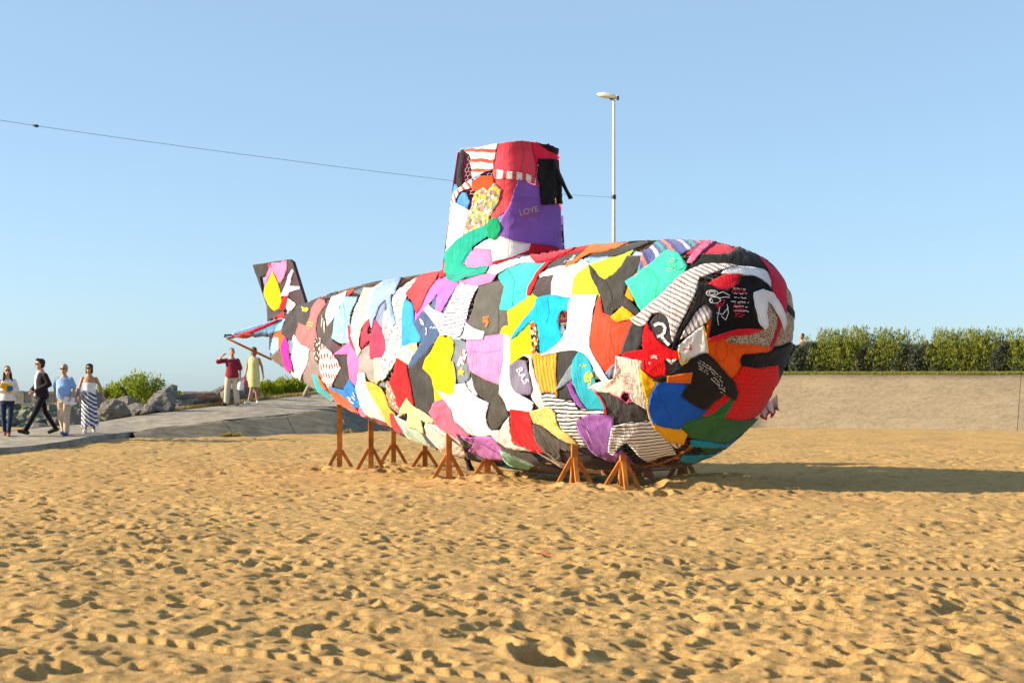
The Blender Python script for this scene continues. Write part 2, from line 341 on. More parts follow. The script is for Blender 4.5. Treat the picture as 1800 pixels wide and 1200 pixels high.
# ------------------------------------------------------------------ path on the left, concrete bank, plateau
NEAR = [(-260, 815, 27.6), (-150, 803, 29), (0, 788, 31), (75, 782, 32.2), (120, 775, 33.3), (160, 767, 34.7), (232, 759, 38), (280, 751, 38.8), (327, 747, 39.6), (400, 737, 41), (503, 728, 44), (593, 712, 47), (680, 697, 51), (800, 680, 56), (950, 662, 60), (1100, 657, 63), (1340, 657, 65), (1800, 657, 60), (2400, 657, 52)]
FAR = [(-260, 787, 32), (-150, 775, 34), (0, 760, 36), (75, 750, 38), (120, 747, 39), (160, 744, 40), (232, 731, 42.5), (280, 725, 43.4), (327, 718.5, 44.5), (400, 711, 46), (503, 697, 49), (593, 688, 52), (680, 680, 57), (800, 668, 62), (950, 655, 68), (1100, 651, 71)]
BASE = [(232, 771, 36.6), (305, 772, 37.3), (400, 769, 38.6), (503, 766, 40.5), (593, 762, 42.3), (690, 759, 46), (800, 757, 50), (950, 754, 55), (1100, 752, 58.5), (1340, 750, 61), (1800, 757, 54.8), (2400, 770, 46)]
def lerp_st(st, x):
    xs = [s[0] for s in st]; return np.interp(x, xs, [s[1] for s in st]), np.interp(x, xs, [s[2] for s in st])
xs = list(range(-260, 1101, 20)); pv = []; pf = []
for x in xs:
    n_ = at(x, *lerp_st(NEAR, x)); f_ = at(x, *lerp_st(FAR, x))
    for t in (0, .25, .5, .75, 1): pv.append(n_.lerp(f_, t))
for i in range(len(xs) - 1):
    for k in range(4): q = i * 5 + k; pf.append((q, q + 5, q + 6, q + 1))
path = mesh('path', pv, pf, M_PATH, smooth=True); tag(path, kind='structure')
def path_at(x, y):
    ny_, nd = lerp_st(NEAR, x); fy, fd = lerp_st(FAR, x); t = (ny_ - y) / (ny_ - fy)
    return at(x, ny_, nd).lerp(at(x, fy, fd), t)
# kerb along the low end of the path, in pieces
kx = [-260, -170, -80, 0, 60, 110, 160, 200, 234]
M_KERB = concrete_mat('kerb_concrete', (.30, .27, .22), False)
for i in range(len(kx) - 1):
    v = []
    for x in (kx[i], kx[i + 1] - 1.2):
        n_ = at(x, *lerp_st(NEAR, x)); v += [n_ + Vector((0, .0, .012)), n_ + Vector((0, .18, .012)), n_ + Vector((0, .18, -.6)), n_ + Vector((0, -.05, -.6))]
    mesh('kerb_stone', v, [(0, 1, 5, 4), (1, 2, 6, 5), (3, 0, 4, 7), (0, 3, 2, 1), (4, 5, 6, 7)], M_KERB, path)
# sloping concrete bank, cast in panels
bank = empty('embankment', at(593, 762, 43)); tag(bank, kind='structure')
JT = [232, 281, 390, 503, 593, 700, 1240, 1795, 2400]; JB = [240, 306, 418, 520, 612, 710, 1240, 1788, 2400]
for i in range(len(JT) - 1):
    v = []; f = []; n = 16 if i < 5 else 40; mseg = 10
    for k in range(n + 1):
        t = (.004 + .992 * k / n) if i < 5 else (.0008 + .9984 * k / n)
        xt = JT[i] + (JT[i + 1] - JT[i]) * t; xb = JB[i] + (JB[i + 1] - JB[i]) * t
        T = at(xt, *lerp_st(NEAR, xt)); Bp = at(xb, *lerp_st(BASE, xb)); Bp = Bp + (Bp - T) * .25
        for q in range(mseg + 1):
            P = T.lerp(Bp, q / mseg); P.z += .03 * noise.noise(P * .6) + .012 * noise.noise(P * 3)
            v.append(P - bank.location)
        v.append(T - bank.location + Vector((0, .3, -.5)))
    w_ = mseg + 2
    for k in range(n):
        for q in range(mseg): a_ = k * w_ + q; f.append((a_, a_ + 1, a_ + w_ + 1, a_ + w_))
        a_ = k * w_; f.append((a_, a_ + w_, a_ + w_ + mseg + 1, a_ + mseg + 1))
    mesh('concrete_panel', v, f, M_BANKD if i < 5 else M_BANK, bank, smooth=True)
# grassy plateau behind the bank, and soil strip beside the path
M_SOIL = noisy('dry_grass_soil', (.24, .19, .085), .4, 1.2, .95, .6, 25, .03, second=(.20, .22, .06), coord='Object')
v = []; f = []
xs2 = list(range(560, 2401, 40))
for x in xs2:
    n_ = at(x, *lerp_st(NEAR, x)) if x > 1100 else at(x, *lerp_st(FAR, x))
    z0 = n_.z
    v += [n_ + Vector((0, -.04, -.015)), n_ + Vector((0, 1.2, .04)), n_ + Vector((0, 6, .1)), Vector((n_.x * 1.6, 130, z0 + .1)), Vector((n_.x * 1.6, 131, -3))]
for i in range(len(xs2) - 1):
    for k in range(4): q = i * 5 + k; f.append((q, q + 5, q + 6, q + 1))
tag(mesh('plateau', v, f, M_SOIL, smooth=True), kind='structure')
v = []; f = []
xs3 = list(range(-260, 601, 20))
for x in xs3:
    n_ = at(x, *lerp_st(FAR, x))
    v += [n_ + Vector((0, -.06, .006)), n_ + Vector((-.1, .8, .0)), n_ + Vector((-.3, 2.2, -.1)), n_ + Vector((-1, 5, -1.2)), n_ + Vector((-2, 9, -3.2))]
for i in range(len(xs3) - 1):
    for k in range(4): q = i * 5 + k; f.append((q, q + 5, q + 6, q + 1))
tag(mesh('verge', v, f, M_SOIL, smooth=True), kind='structure')

# ------------------------------------------------------------------ boulders
def rock_mesh(seed, flat=.75, mat=None, sub=5):
    r = random.Random(seed); bm = bmesh.new(); bmesh.ops.create_icosphere(bm, subdivisions=sub, radius=1)
    cuts = [(Vector((r.gauss(0, 1), r.gauss(0, 1), r.gauss(0, .8))).normalized(), r.uniform(.42, .78)) for _ in range(15)]
    off = Vector((seed * 3.1, 1, 2))
    for vv in bm.verts:
        p = vv.co.copy()
        for n_, d in cuts:
            e = p.dot(n_) - d
            if e > 0: p -= n_ * e * .97
        p += p.normalized() * (.09 * noise.noise(p * 2.2 + off) + .06 * noise.noise(p * 5 + off) + .035 * noise.noise(p * 13 + off) + .015 * noise.noise(p * 30 + off))
        p.z *= flat; vv.co = p
    me = bpy.data.meshes.new('boulder'); bm.to_mesh(me); bm.free()
    if mat: me.materials.append(mat)
    return me
def boulder(x, yb, wpx, hpx, d, seed, label, rot=0):
    me = rock_mesh(seed, 1, M_ROCKO if seed == 5 else M_ROCK); o = link(bpy.data.objects.new('boulder', me))
    zs = [v.co.z for v in me.vertices]; xs_ = [v.co.x for v in me.vertices]
    P = at(x, yb, d); W = wpx / F * d; H = hpx / F * d
    o.scale = (W / (max(xs_) - min(xs_)), W * .9 / 2, H * 1.25 / (max(zs) - min(zs)))
    o.rotation_euler.z = 0; o.location = P + Vector((0, W * .2, H * .5 - H * .12)); tag(o, label, 'boulder', 'boulders beside the path'); return o
for a_ in [(205, 735, 62, 34, 42.5, 1, 'pale low boulder under the leaning green shrub'), (240, 731, 42, 20, 43.6, 2, 'small brown-faced boulder at the path edge under the shrub'),
           (284, 724, 52, 36, 43.6, 3, 'blocky grey boulder touching the path, nearest to it of the middle rocks'), (289, 708, 44, 32, 45.2, 4, 'dark grey boulder standing behind the blocky one'),
           (351, 716, 80, 34, 46.0, 5, 'wide boulder with a rusty orange top'), (383, 708, 40, 34, 47.5, 6, 'light grey boulder left of the person in maroon'),
           (420, 706, 44, 40, 47.8, 7, 'grey boulder behind the two standing strollers'), (396, 708, 26, 26, 47.2, 8, 'grey boulder between the legs of the person in maroon'),
           (136, 743, 50, 30, 41.5, 9, 'angular grey boulder behind the man in the blue polo shirt'), (98, 752, 26, 18, 40.5, 10, 'small pale boulder between the man in black and the man in blue'),
           (60, 757, 44, 14, 40.2, 11, 'flat low boulder behind the man in the dark jacket'), (172, 728, 36, 40, 44, 12, 'dark boulder behind the woman in the striped skirt'),
           (258, 728, 30, 17, 43.4, 13, 'small grey rock wedged left of the blocky boulder'), (316, 718, 26, 16, 45.0, 14, 'small rock just right of the blocky boulder'), (226, 722, 40, 26, 45, 15, 'shaded boulder below the crown of the windswept shrub'),
           (372, 716, 20, 12, 46.2, 16, 'little stone at the path edge below the rusty boulder'), (446, 703, 24, 18, 49.0, 17, 'low stone behind the legs of the woman in yellow'), (330, 712, 36, 22, 47.5, 18, 'grey rock filling in behind the rusty boulder on its left')]:
    boulder(*a_)
# far bank of mossy rip-rap and the quay wall behind it
FR = [rock_mesh(40 + i, .8, M_FARROCK, 3) for i in range(6)]
tag(mesh('shore_slope', [(-75, 62, -1.2), (-8, 60, -1.4), (-8, 92, .55), (-75, 94, .9), (-75, 110, .9), (-8, 108, .5)], [(0, 1, 2, 3), (3, 2, 5, 4)], M_FARROCK), kind='structure')
rb = random.Random(5)
for k in range(290):
    d = 60 + 30 * (k / 290) + rb.uniform(-1, 1); x = rb.uniform(-20, 215)
    t = (d - 61) / 31; z = -1.3 + 2.0 * t
    o = link(bpy.data.objects.new('mossy_boulder', FR[k % 6])); s = rb.choice([.22, .3, .36, .42, .55]); o.scale = (s, s, s * rb.uniform(.8, 1.1))
    o.location = ((x - CX) / F * d, d, z + .15); o.rotation_euler = (rb.uniform(-.4, .4), rb.uniform(-.4, .4), rb.uniform(0, 6))
    tag(o, 'mossy greenish boulder on the far rock bank beyond the path', 'boulder', 'mossy boulders of the far rock bank')
M_QUAY = concrete_mat('old_quay', (.30, .26, .2))
qw = empty('quay_wall', (-55, 130, 0), 0, 'long weathered stone quay wall beyond the mossy rocks', 'wall')
g = G(); g.add(box_geo((0, 1.5, .6), 90, 2, 2.6)); g.build('wall_face', M_QUAY, qw)
g = G(); g.add(box_geo((0, -.6, .6), 90, 3.2, .5)); g.build('ledge', M_QUAY, qw)
rb2 = random.Random(3)
x = -40
while x < 34:
    w_ = rb2.uniform(.5, 1.6); g = G(); g.add(box_geo((x, .45, 1.1), w_, .18, 1.4 + rb2.uniform(0, .3))); g.build('buttress', M_QUAY, qw); x += w_ + rb2.uniform(.6, 1.6)

# ------------------------------------------------------------------ shrubs, hedge, grass
def leaves(pts, dirs, size, asp=.4, seed=0):
    """one leaf (folded diamond) at each point"""
    r = np.random.default_rng(seed); n = len(pts); d = dirs / np.maximum(1e-6, np.linalg.norm(dirs, axis=1, keepdims=True))
    q = r.standard_normal((n, 3)); s = np.cross(d, q); s /= np.maximum(1e-6, np.linalg.norm(s, axis=1, keepdims=True)); nn = np.cross(d, s)
    L = (size * r.uniform(.6, 1.3, n))[:, None]
    v = np.stack([pts, pts + d * L * .5 + s * L * asp * .5 + nn * L * .08, pts + d * L, pts + d * L * .5 - s * L * asp * .5 + nn * L * .08], 1).reshape(-1, 3)
    f = np.arange(4 * n).reshape(n, 4); return v, f
def fast_mesh(name, v, f, mat):
    me = bpy.data.meshes.new(name); k = f.shape[1]
    me.vertices.add(len(v)); me.vertices.foreach_set('co', np.asarray(v, np.float32).ravel())
    me.loops.add(f.size); me.loops.foreach_set('vertex_index', f.astype(np.int32).ravel()); me.polygons.add(len(f))
    me.polygons.foreach_set('loop_start', np.arange(0, f.size, k, dtype=np.int32)); me.update(); me.materials.append(mat); return me
M_LEAF_G = leaf_mat('leaf_green', (.08, .13, .012), (.33, .40, .025), (.55, .52, .05))
M_LEAF_Y = leaf_mat('leaf_yellowgreen', (.10, .15, .01), (.36, .40, .025), (.58, .54, .05))
M_LEAF_B = leaf_mat('leaf_greygreen', (.045, .06, .04), (.13, .15, .09), (.34, .28, .15))
M_LEAF_T = leaf_mat('leaf_tamarisk', (.06, .095, .012), (.28, .31, .035), (.52, .34, .16))
M_BARK = noisy('bark', (.12, .08, .05), .3, 10, .9, .5, 40)
def clump_crown(seed, rx, ry, rz, nclump, nleaf, size, up=.5, asp=.42, lean=0):
    r = np.random.default_rng(seed); P = []; D = []
    for k in range(nclump):
        u = r.standard_normal(3); u /= np.linalg.norm(u); u[2] = abs(u[2]) * 1.0 - .15; rad = r.uniform(.45, 1.0) ** .5
        c = u * rad * np.array([rx, ry, rz]); c[0] += lean * max(0, c[2]); cr_ = r.uniform(.10, .22) * min(rx, rz) * 1.5
        o = r.standard_normal((nleaf, 3)); o /= np.linalg.norm(o, axis=1, keepdims=True); rr_ = r.uniform(.2, 1, nleaf)[:, None] ** .6
        P.append(c + o * rr_ * cr_); D.append(o + u * .6 + np.array([0, 0, up]))
    P = np.concatenate(P); D = np.concatenate(D); P[:, 2] = np.maximum(P[:, 2], -.1 * rz)
    return leaves(P, D, size, asp, seed)
def stems(h, spread, n, seed, r0=.03):
    g = G(); r = random.Random(seed)
    for k in range(n):
        a = r.uniform(0, 6.28); e = Vector((math.cos(a) * spread * r.random(), math.sin(a) * spread * .6 * r.random(), h * r.uniform(.6, .95)))
        g.add(tube([Vector((e.x * .08, e.y * .08, -.1)), e * .5 + Vector((0, 0, .08 * h)), e], [r0, r0 * .7, r0 * .3], 5))
    return g
def shrub(name, P, rx, ry, rz, mat, seed, label, group=None, size=.09, nclump=70, nleaf=60, lean=0, asp=.42):
    e = empty(name, P, 0, label, 'shrub', group)
    v, f = clump_crown(seed, rx, ry, rz, nclump, nleaf, size, lean=lean, asp=asp)
    me = fast_mesh('crown', v + np.array([0, 0, rz * .12]), f, mat); link(bpy.data.objects.new('crown', me), e)
    stems(rz * .9, rx * .8, 6, seed).build('trunk', M_BARK, e); return e
shrub('leaning_shrub', at(232, 713, 46), .95, .8, 1.0, M_LEAF_G, 11, 'bright green windswept shrub above the pale boulders left of centre', nclump=110, lean=.35)
shrub('low_shrub', at(310, 706, 48.5), .38, .3, .32, M_LEAF_G, 12, 'tiny green shrub behind the middle boulders', nclump=26)
shrub('low_shrub', at(185, 712, 45.5), .5, .4, .5, M_LEAF_G, 13, 'dark green low shrub left of the windswept one', nclump=34)
shrub('round_shrub', at(508, 692, 51.5), .78, .6, .52, M_LEAF_Y, 14, 'round yellow-green shrub just left of the sculpture tail', nclump=100)
shrub('round_shrub', at(465, 693, 50.5), .55, .5, .42, M_LEAF_Y, 15, 'yellow-green shrub behind the woman in the yellow dress', nclump=60)
shrub('round_shrub', at(545, 686, 54), .7, .6, .5, M_LEAF_Y, 16, 'yellow-green shrub mostly hidden behind the sculpture tail', nclump=60)
# hedge on the plateau: dense grey-green bushes alternating with taller feathery ones
def feather_crown(seed, w_, h, n):
    r = np.random.default_rng(seed); P = []; D = []
    for k in range(n):
        x = r.normal(0, w_ * .36); y = r.normal(0, .3); top = h * (1 - .35 * (x / w_) ** 2) * r.uniform(.55, 1.14); lean = np.array([r.normal(0, .12) + x * .15, r.normal(0, .1), 1.0])
        m_ = 60; t = r.uniform(.12, 1, m_); c = np.array([x, y, 0]) + t[:, None] * top * lean
        wsp = (.17 * (1 - t) + .03)[:, None]; o = r.standard_normal((m_, 3)) * wsp; P.append(c + o); D.append(o * 2.2 + np.array([0, 0, .55]))
    return leaves(np.concatenate(P), np.concatenate(D), .13, .28, seed)
def dense_crown(seed, w_, h, n):
    r = np.random.default_rng(seed); u = r.uniform(-1, 1, (n, 3)); u[:, 2] = r.uniform(0, 1, n) ** .8
    k = r.integers(0, 2, n); u[:, 1] = np.where(k == 0, np.sign(u[:, 1]) * (1 - r.uniform(0, .25, n)), u[:, 1])
    bumps = .82 + .18 * np.sin(u[:, 0] * 5 + seed) * np.cos(u[:, 2] * 6 + seed)
    P = u * np.array([w_ * .6, .75, h]) * np.stack([1 - .3 * u[:, 2] ** 3, bumps, (.9 + .1 * bumps) * (1 - .28 * np.abs(u[:, 0]) ** 2.5)], 1)
    D = r.standard_normal((n, 3)) + np.array([0, 0, .5]); return leaves(P, D, .12, .45, seed)
HM_D = [fast_mesh('crown', *dense_crown(60 + i, 1.7, 1.45, 6500), M_LEAF_B) for i in range(3)]
HM_F = [fast_mesh('crown', *feather_crown(70 + i, 1.25, 1.86, 135), M_LEAF_T) for i in range(3)]
HT = stems(1.2, .5, 7, 5).build('trunk', M_BARK); HTM = HT.data; bpy.data.objects.remove(HT)
hx = 1290; k = 0; places = [('right end of the hedge, at the frame edge')]
HL = []
specs = [(1180, 'D', 1.0), (1235, 'F', .97), (1290, 'D', 1.0), (1345, 'D', 1.0), (1395, 'D', 1.0), (1440, 'D', 1.02), (1480, 'F', 1.0), (1520, 'F', 1.05), (1553, 'D', .95), (1590, 'F', 1.0), (1622, 'D', .9), (1652, 'D', .93), (1690, 'F', .98), (1728, 'F', .95), (1765, 'F', .97), (1800, 'D', 1.0), (1840, 'F', 1.0)]
lab = {1345: 'hedge bush hidden behind the sculpture bow', 1840: 'feathery hedge bush just beyond the right frame edge', 1652: 'low dark bush just right of the head showing above the hedge', 1440: 'dense grey-green hedge bush just right of the sculpture bow', 1395: 'dense grey-green hedge bush half hidden by the sculpture bow', 1480: 'feathery green bush, first tall one right of the bow', 1520: 'tallest feathery green bush of the hedge, its plume highest', 1553: 'grey-green bush between the tallest plume and the lone feathery bush', 1590: 'lone feathery bush left of the gap where a head shows', 1622: 'low grey-green bush below the head showing above the hedge', 1655: 'low dark bush just right of the head showing above the hedge', 1690: 'feathery bush starting the long plumed run at the right', 1728: 'feathery bush in the middle of the plumed run at the right', 1765: 'feathery bush near the right end of the hedge', 1800: 'grey-green hedge bush cut by the right frame edge'}
for i, (x, kd, s) in enumerate(specs):
    ty, td = lerp_st(NEAR, x); P = at(x, ty, td) + Vector((0, 2.0, .03))
    e = empty('hedge_bush', P, 0, lab.get(x, 'hedge bush hidden behind the sculpture bow'), 'bush', 'bushes of the hedge on the bank'); e.scale = (s * random.uniform(.95, 1.1), s, s)
    link(bpy.data.objects.new('crown', (HM_D if kd == 'D' else HM_F)[i % 3]), e); link(bpy.data.objects.new('trunk', HTM), e)
    if kd == 'F': c2 = link(bpy.data.objects.new('undergrowth', HM_D[(i + 1) % 3]), e); c2.scale = (.85, .8, .72); c2.location.y = .1
def blades(pts, h, wd, seed):
    r = np.random.default_rng(seed); n = len(pts); a = r.uniform(0, 6.28, n); s = np.stack([np.cos(a), np.sin(a), np.zeros(n)], 1) * wd
    tip = pts + np.stack([r.normal(0, .35, n), r.normal(0, .35, n), np.ones(n)], 1) * (h * r.uniform(.4, 1.2, n))[:, None]
    v = np.stack([pts - s, pts + s, tip], 1).reshape(-1, 3); return v, np.arange(3 * n).reshape(n, 3)
gp = []
for k in range(30000):
    x = random.uniform(1100, 1900); ty, td = lerp_st(NEAR, x); P = at(x, ty, td); o = abs(random.gauss(0, .5)); 
    if noise.noise(Vector((P.x * .9, 2, 1))) * .5 + .5 < o * .35: continue
    gp.append((P.x, P.y - .1 + o, P.z - .02 + .03 * o))
tag(link(bpy.data.objects.new('grass', fast_mesh('grass', *blades(np.array(gp), .13, .013, 3), leaf_mat('grass_blade', (.13, .15, .02), (.34, .33, .06), (.46, .38, .12))))), 'short yellow-green grass edging the top of the bank', 'grass', kind='stuff')
gp = []
for k in range(9000):
    x = random.uniform(300, 575); y_, d_ = lerp_st(FAR, x); P = at(x, y_, d_); o = random.random() ** 1.5 * 2.0; gp.append((P.x - .12 * o, P.y + o, P.z - .04 * o - .02))
for k in range(300):
    x = random.choice([398, 407, 420, 612]) + random.gauss(0, 4); y_, d_ = lerp_st(BASE, x); P = at(x, y_, d_); gp.append((P.x, P.y - .1, ground_z(P.x, P.y - .1)))
tag(link(bpy.data.objects.new('dry_grass', fast_mesh('dry_grass', *blades(np.array(gp), .14, .014, 4), leaf_mat('dry_blade', (.22, .15, .04), (.38, .29, .09))))), 'dry grass between the path and the shrubs', 'grass', kind='stuff')

# ------------------------------------------------------------------ lamp post and cable
LD = 73.0
lp = empty('street_lamp', at(1079, 665, LD), 0, 'tall pale street lamp post rising behind the sculpture', 'street lamp')
M_POLE = noisy('pale_pole', (.62, .56, .45), .12, 3, .5, 0)
M_HEAD = noisy('lamp_head_paint', (.78, .72, .62), .12, 6, .45, 0)
M_DARK = noisy('dark_metal', (.03, .03, .035), .2, 6, .5, 0)
ht = at(1079, 176, LD).z - lp.location.z
g = G(); g.add(tube([(0, 0, -.5), (0, 0, ht)], [.115, .065], 14)); g.build('pole', M_POLE, lp, True)
g = G(); hz = ht + .06
prof = [(-.92, .03, .015), (-.82, .12, .10), (-.52, .18, .16), (-.12, .17, .145), (.08, .13, .12), (.16, .11, .10)]
v = []; f = []
for i, (x, wy, h) in enumerate(prof):
    zc = hz + .07 - x * .13
    for k in range(12):
        a = 2 * math.pi * k / 12; sz = h * (1.25 if math.sin(a) > 0 else .6); v.append((x, math.cos(a) * wy, zc + math.sin(a) * sz))
for i in range(len(prof) - 1):
    for k in range(12): f.append((i * 12 + k, i * 12 + (k + 1) % 12, (i + 1) * 12 + (k + 1) % 12, (i + 1) * 12 + k))
f.append(tuple(range(12))); f.append(tuple(range(60, 72))[::-1])
mesh('lamp_head', v, f, M_HEAD, lp, True)
g = G(); g.add(box_geo((.21, 0, hz + .04), .10, .16, .2)); g.build('end_cap', M_DARK, lp)
g = G(); g.add(box_geo((-.12, 0, hz - .02), .2, .16, .04)); g.build('control_gear', M_DARK, lp)
g = G(); g.add(tube([(0, 0, at(0, 348, LD).z - lp.location.z - .06), (0, 0, at(0, 345, LD).z - lp.location.z + .06)], .115, 12)); g.build('clamp', M_DARK, lp)
cabl = [(1079, 347, 73), (1000, 342.5, 69), (800, 318.5, 62), (600, 294, 55.5), (400, 268, 53), (200, 241, 51), (65, 221.5, 49.8), (0, 211.5, 49.2), (-300, 162, 46.5), (-900, 50, 43)]
cab = empty('cable', at(65, 221.5, 49.8), 0, 'thin overhead cable running from the lamp post out of frame left', 'cable')
g = G(); g.add(tube([at(*q) - cab.location for q in cabl], .009, 6)); g.build('wire', noisy('cable_grey', (.20, .26, .32), .1, 3, .6, 0), cab)
g = G(); g.add(tube([Vector((-.16, 0, .03)), Vector((-.05, 0, .0)), Vector((0, 0, 0)), Vector((.06, 0, -.01))], [.02, .05, .055, .03], 10)); g.build('splice', M_DARK, cab, True)

# ------------------------------------------------------------------ submarine sculpture: the skin everything hangs on
CR = [-1.64468941, 3.52851872, -3.88349335, 3.03734851, .61163063]; CZ = [-1.68498672, 4.07544644, -2.31495929, -.50187182, 2.27881983]
HL_, HD, HPE, HDZ, HPV, ASP, PHI = 8.2411, 2.0616, 1.9, .6247, 2.1232, .9922, .78
P0 = Vector((-3.8112, 26.0118, 0)); AX = Vector((math.cos(PHI), -math.sin(PHI), 0)); NX = Vector((math.sin(PHI), math.cos(PHI), 0)); UP = Vector((0, 0, 1))
TAILS = -.62; BOWS = HL_ + HD
def prof_(s):
    if s < 0: t = s / TAILS; return .61163 + (.43 - .61163) * (t * .75 + t * t * .25), 2.27882 + .05 * t
    if s <= HL_: t = s / HL_; return float(np.polyval(CR, t)), float(np.polyval(CZ, t))
    u = min(1., (s - HL_) / HD); return float(np.polyval(CR, 1)) * max(0, 1 - u ** HPE) ** (1 / HPE), float(np.polyval(CZ, 1)) + HDZ * u ** HPV
def hull(s, th):
    r, z = prof_(s); return P0 + AX * s + NX * (r * math.cos(th)) + UP * (z + r * ASP * math.sin(th))
def hull_n(s, th):
    e = .01; a = hull(min(s + e, BOWS - 1e-4), th) - hull(s - e, th); b = hull(s, th + e) - hull(s, th - e); n = b.cross(a); n.normalize()
    c = hull(s, th) - (P0 + AX * s + UP * prof_(s)[1]); return n if n.dot(c) >= 0 else -n
TS, TZ0, TZ1 = 5.28, 2.7, 5.19
def tower(th, z):
    v = (z - 3.3) / (TZ1 - 3.3); v = max(-.3, v); a = .89 - .19 * v; b = .77 - .125 * v; e = 2 / 3.4
    c, s = math.cos(th), math.sin(th); x = a * math.copysign(abs(c) ** e, c); y = b * math.copysign(abs(s) ** e, s)
    s0 = TS - .10 * (1 - v); return P0 + AX * (s0 + x) + NX * y + UP * (z - .05 * x * max(0, v))
def ray(x, y): return Vector(((x - CX) / F, 1, (HY - y) / F))
CAMP = Vector((0, 0, CAMZ))
def on_plane(x, y, off=0):                                # pixel -> (s, z) on the vertical plane through the axis
    d = ray(x, y); q = P0 + NX * off; t = (q - CAMP).dot(NX) / d.dot(NX); P = CAMP + d * t; return (P - P0).dot(AX), P.z
# surface soup
SV, SF, SMOOTH = [], [], []
ss = list(np.linspace(TAILS, 0, 12)[:-1]) + list(np.linspace(0, HL_, 110)) + [HL_ + HD * q for q in np.sqrt(np.linspace(0, 1, 46))[1:]]
ss[-1] = BOWS - 1e-4; NT = 128
def grid_soup(fn, nu, nv, closed_v=True):
    o = len(SV)
    for i in range(nu):
        for j in range(nv): SV.append(fn(i, j))
    for i in range(nu - 1):
        for j in range(nv if closed_v else nv - 1): SF.append((o + i * nv + j, o + i * nv + (j + 1) % nv, o + (i + 1) * nv + (j + 1) % nv, o + (i + 1) * nv + j))
grid_soup(lambda i, j: hull(ss[i], 2 * math.pi * j / NT), len(ss), NT)
SF.append(tuple(range(NT)))
tz = list(np.linspace(TZ0, TZ1, 30)); NTT = 72
o_t = len(SV); grid_soup(lambda i, j: tower(2 * math.pi * j / NTT, tz[i]), len(tz), NTT)
nsm = len(SF)
SF.append(tuple(range(o_t + 29 * NTT, o_t + 30 * NTT)))
K = (380, 440, 5.0)
FINP = [on_plane(K[0] + x / 5, K[1] + y / 5) for x, y in [(332, 130), (655, 80), (682, 100), (790, 445), (800, 520), (640, 640), (465, 640), (455, 480)]]
WINP = [on_plane(K[0] + x / 5, K[1] + y / 5) for x, y in [(395, 238), (450, 226), (432, 320), (424, 400)]]
FT = .035
def fin_pt(s, z, n): return P0 + AX * s + NX * n + UP * z
pts2 = [Vector(p) for p in FINP + WINP]; nf = len(FINP); nw = len(WINP)
edges = [(i, (i + 1) % nf) for i in range(nf)] + [(nf + i, nf + (i + 1) % nw) for i in range(nw)]
res = delaunay_2d_cdt(pts2, edges, [], 1, 1e-6)
def inpoly(p, poly):
    c = False; n = len(poly)
    for i in range(n):
        a, b = poly[i], poly[i - 1]
        if (a[1] > p[1]) != (b[1] > p[1]) and p[0] < (b[0] - a[0]) * (p[1] - a[1]) / (b[1] - a[1]) + a[0]: c = not c
    return c
fv = res[0]; ff = [t for t in res[2] if not inpoly(sum((fv[i] for i in t), Vector((0, 0))) / 3, WINP)]
FINV = [fin_pt(p.x, p.y, -FT) for p in fv] + [fin_pt(p.x, p.y, FT) for p in fv]; FINF = [tuple(t) for t in ff] + [tuple(i + len(fv) for i in t[::-1]) for t in ff]
ecount = {}
for t in ff:
    for i in range(3): e = (t[i], t[(i + 1) % 3]); ecount[tuple(sorted(e))] = ecount.get(tuple(sorted(e)), []) + [e]
for k_, es in ecount.items():
    if len(es) == 1: a, b = es[0]; FINF.append((a, b, b + len(fv), a + len(fv)))
o_f = len(SV); SV += FINV; SF += [tuple(i + o_f for i in t) for t in FINF]
def plane_geo(sd):
    def q(s, w_, z): return P0 + AX * s + NX * (w_ * sd) + UP * z
    v = [q(.35, .30, 2.44), q(.35, .30, 2.80), q(-.95, .12, 2.60), q(-.95, .12, 2.42), q(-.72, 1.02, 2.37), q(-.72, 1.02, 2.44), q(-1.0, 1.06, 2.42), q(-1.0, 1.06, 2.36)]
    return v, [(0, 4, 5, 1), (1, 5, 6, 2), (2, 6, 7, 3), (3, 7, 4, 0), (4, 7, 6, 5)]
for sd in (-1, 1):
    o = len(SV); pg = plane_geo(sd); SV += pg[0]; SF += [tuple(i + o for i in t) for t in pg[1]]
BV = BVHTree.FromPolygons([tuple(v) for v in SV], SF)
SVN = np.zeros((len(SV), 3)); SVA = np.array([tuple(v) for v in SV])
for k_, t in enumerate(SF[:nsm]):
    p = SVA[list(t)]; n_ = np.cross(p[2 % len(t)] - p[0], p[-1] - p[1]) if len(t) > 3 else np.cross(p[1] - p[0], p[2] - p[0])
    for i in t: SVN[i] += n_
SVN /= np.maximum(1e-9, np.linalg.norm(SVN, axis=1, keepdims=True))
def surf_n(loc, n, idx):
    if idx < nsm and len(SF[idx]) == 4:
        w_ = np.array([1 / (1e-4 + (Vector(SV[i]) - loc).length) for i in SF[idx]]); m_ = (SVN[list(SF[idx])] * w_[:, None]).sum(0); m_ = Vector(m_).normalized()
        return m_
    return n
def cast(x, y):
    d = ray(x, y).normalized(); h = BV.ray_cast(CAMP, d, 60)
    if h[0] is None: return None
    n = surf_n(h[0], h[1], h[2]); n = -n if n.dot(d) > .15 else n
    if h[2] >= nsm and n.dot(d) > 0: n = -n
    return h[0], n
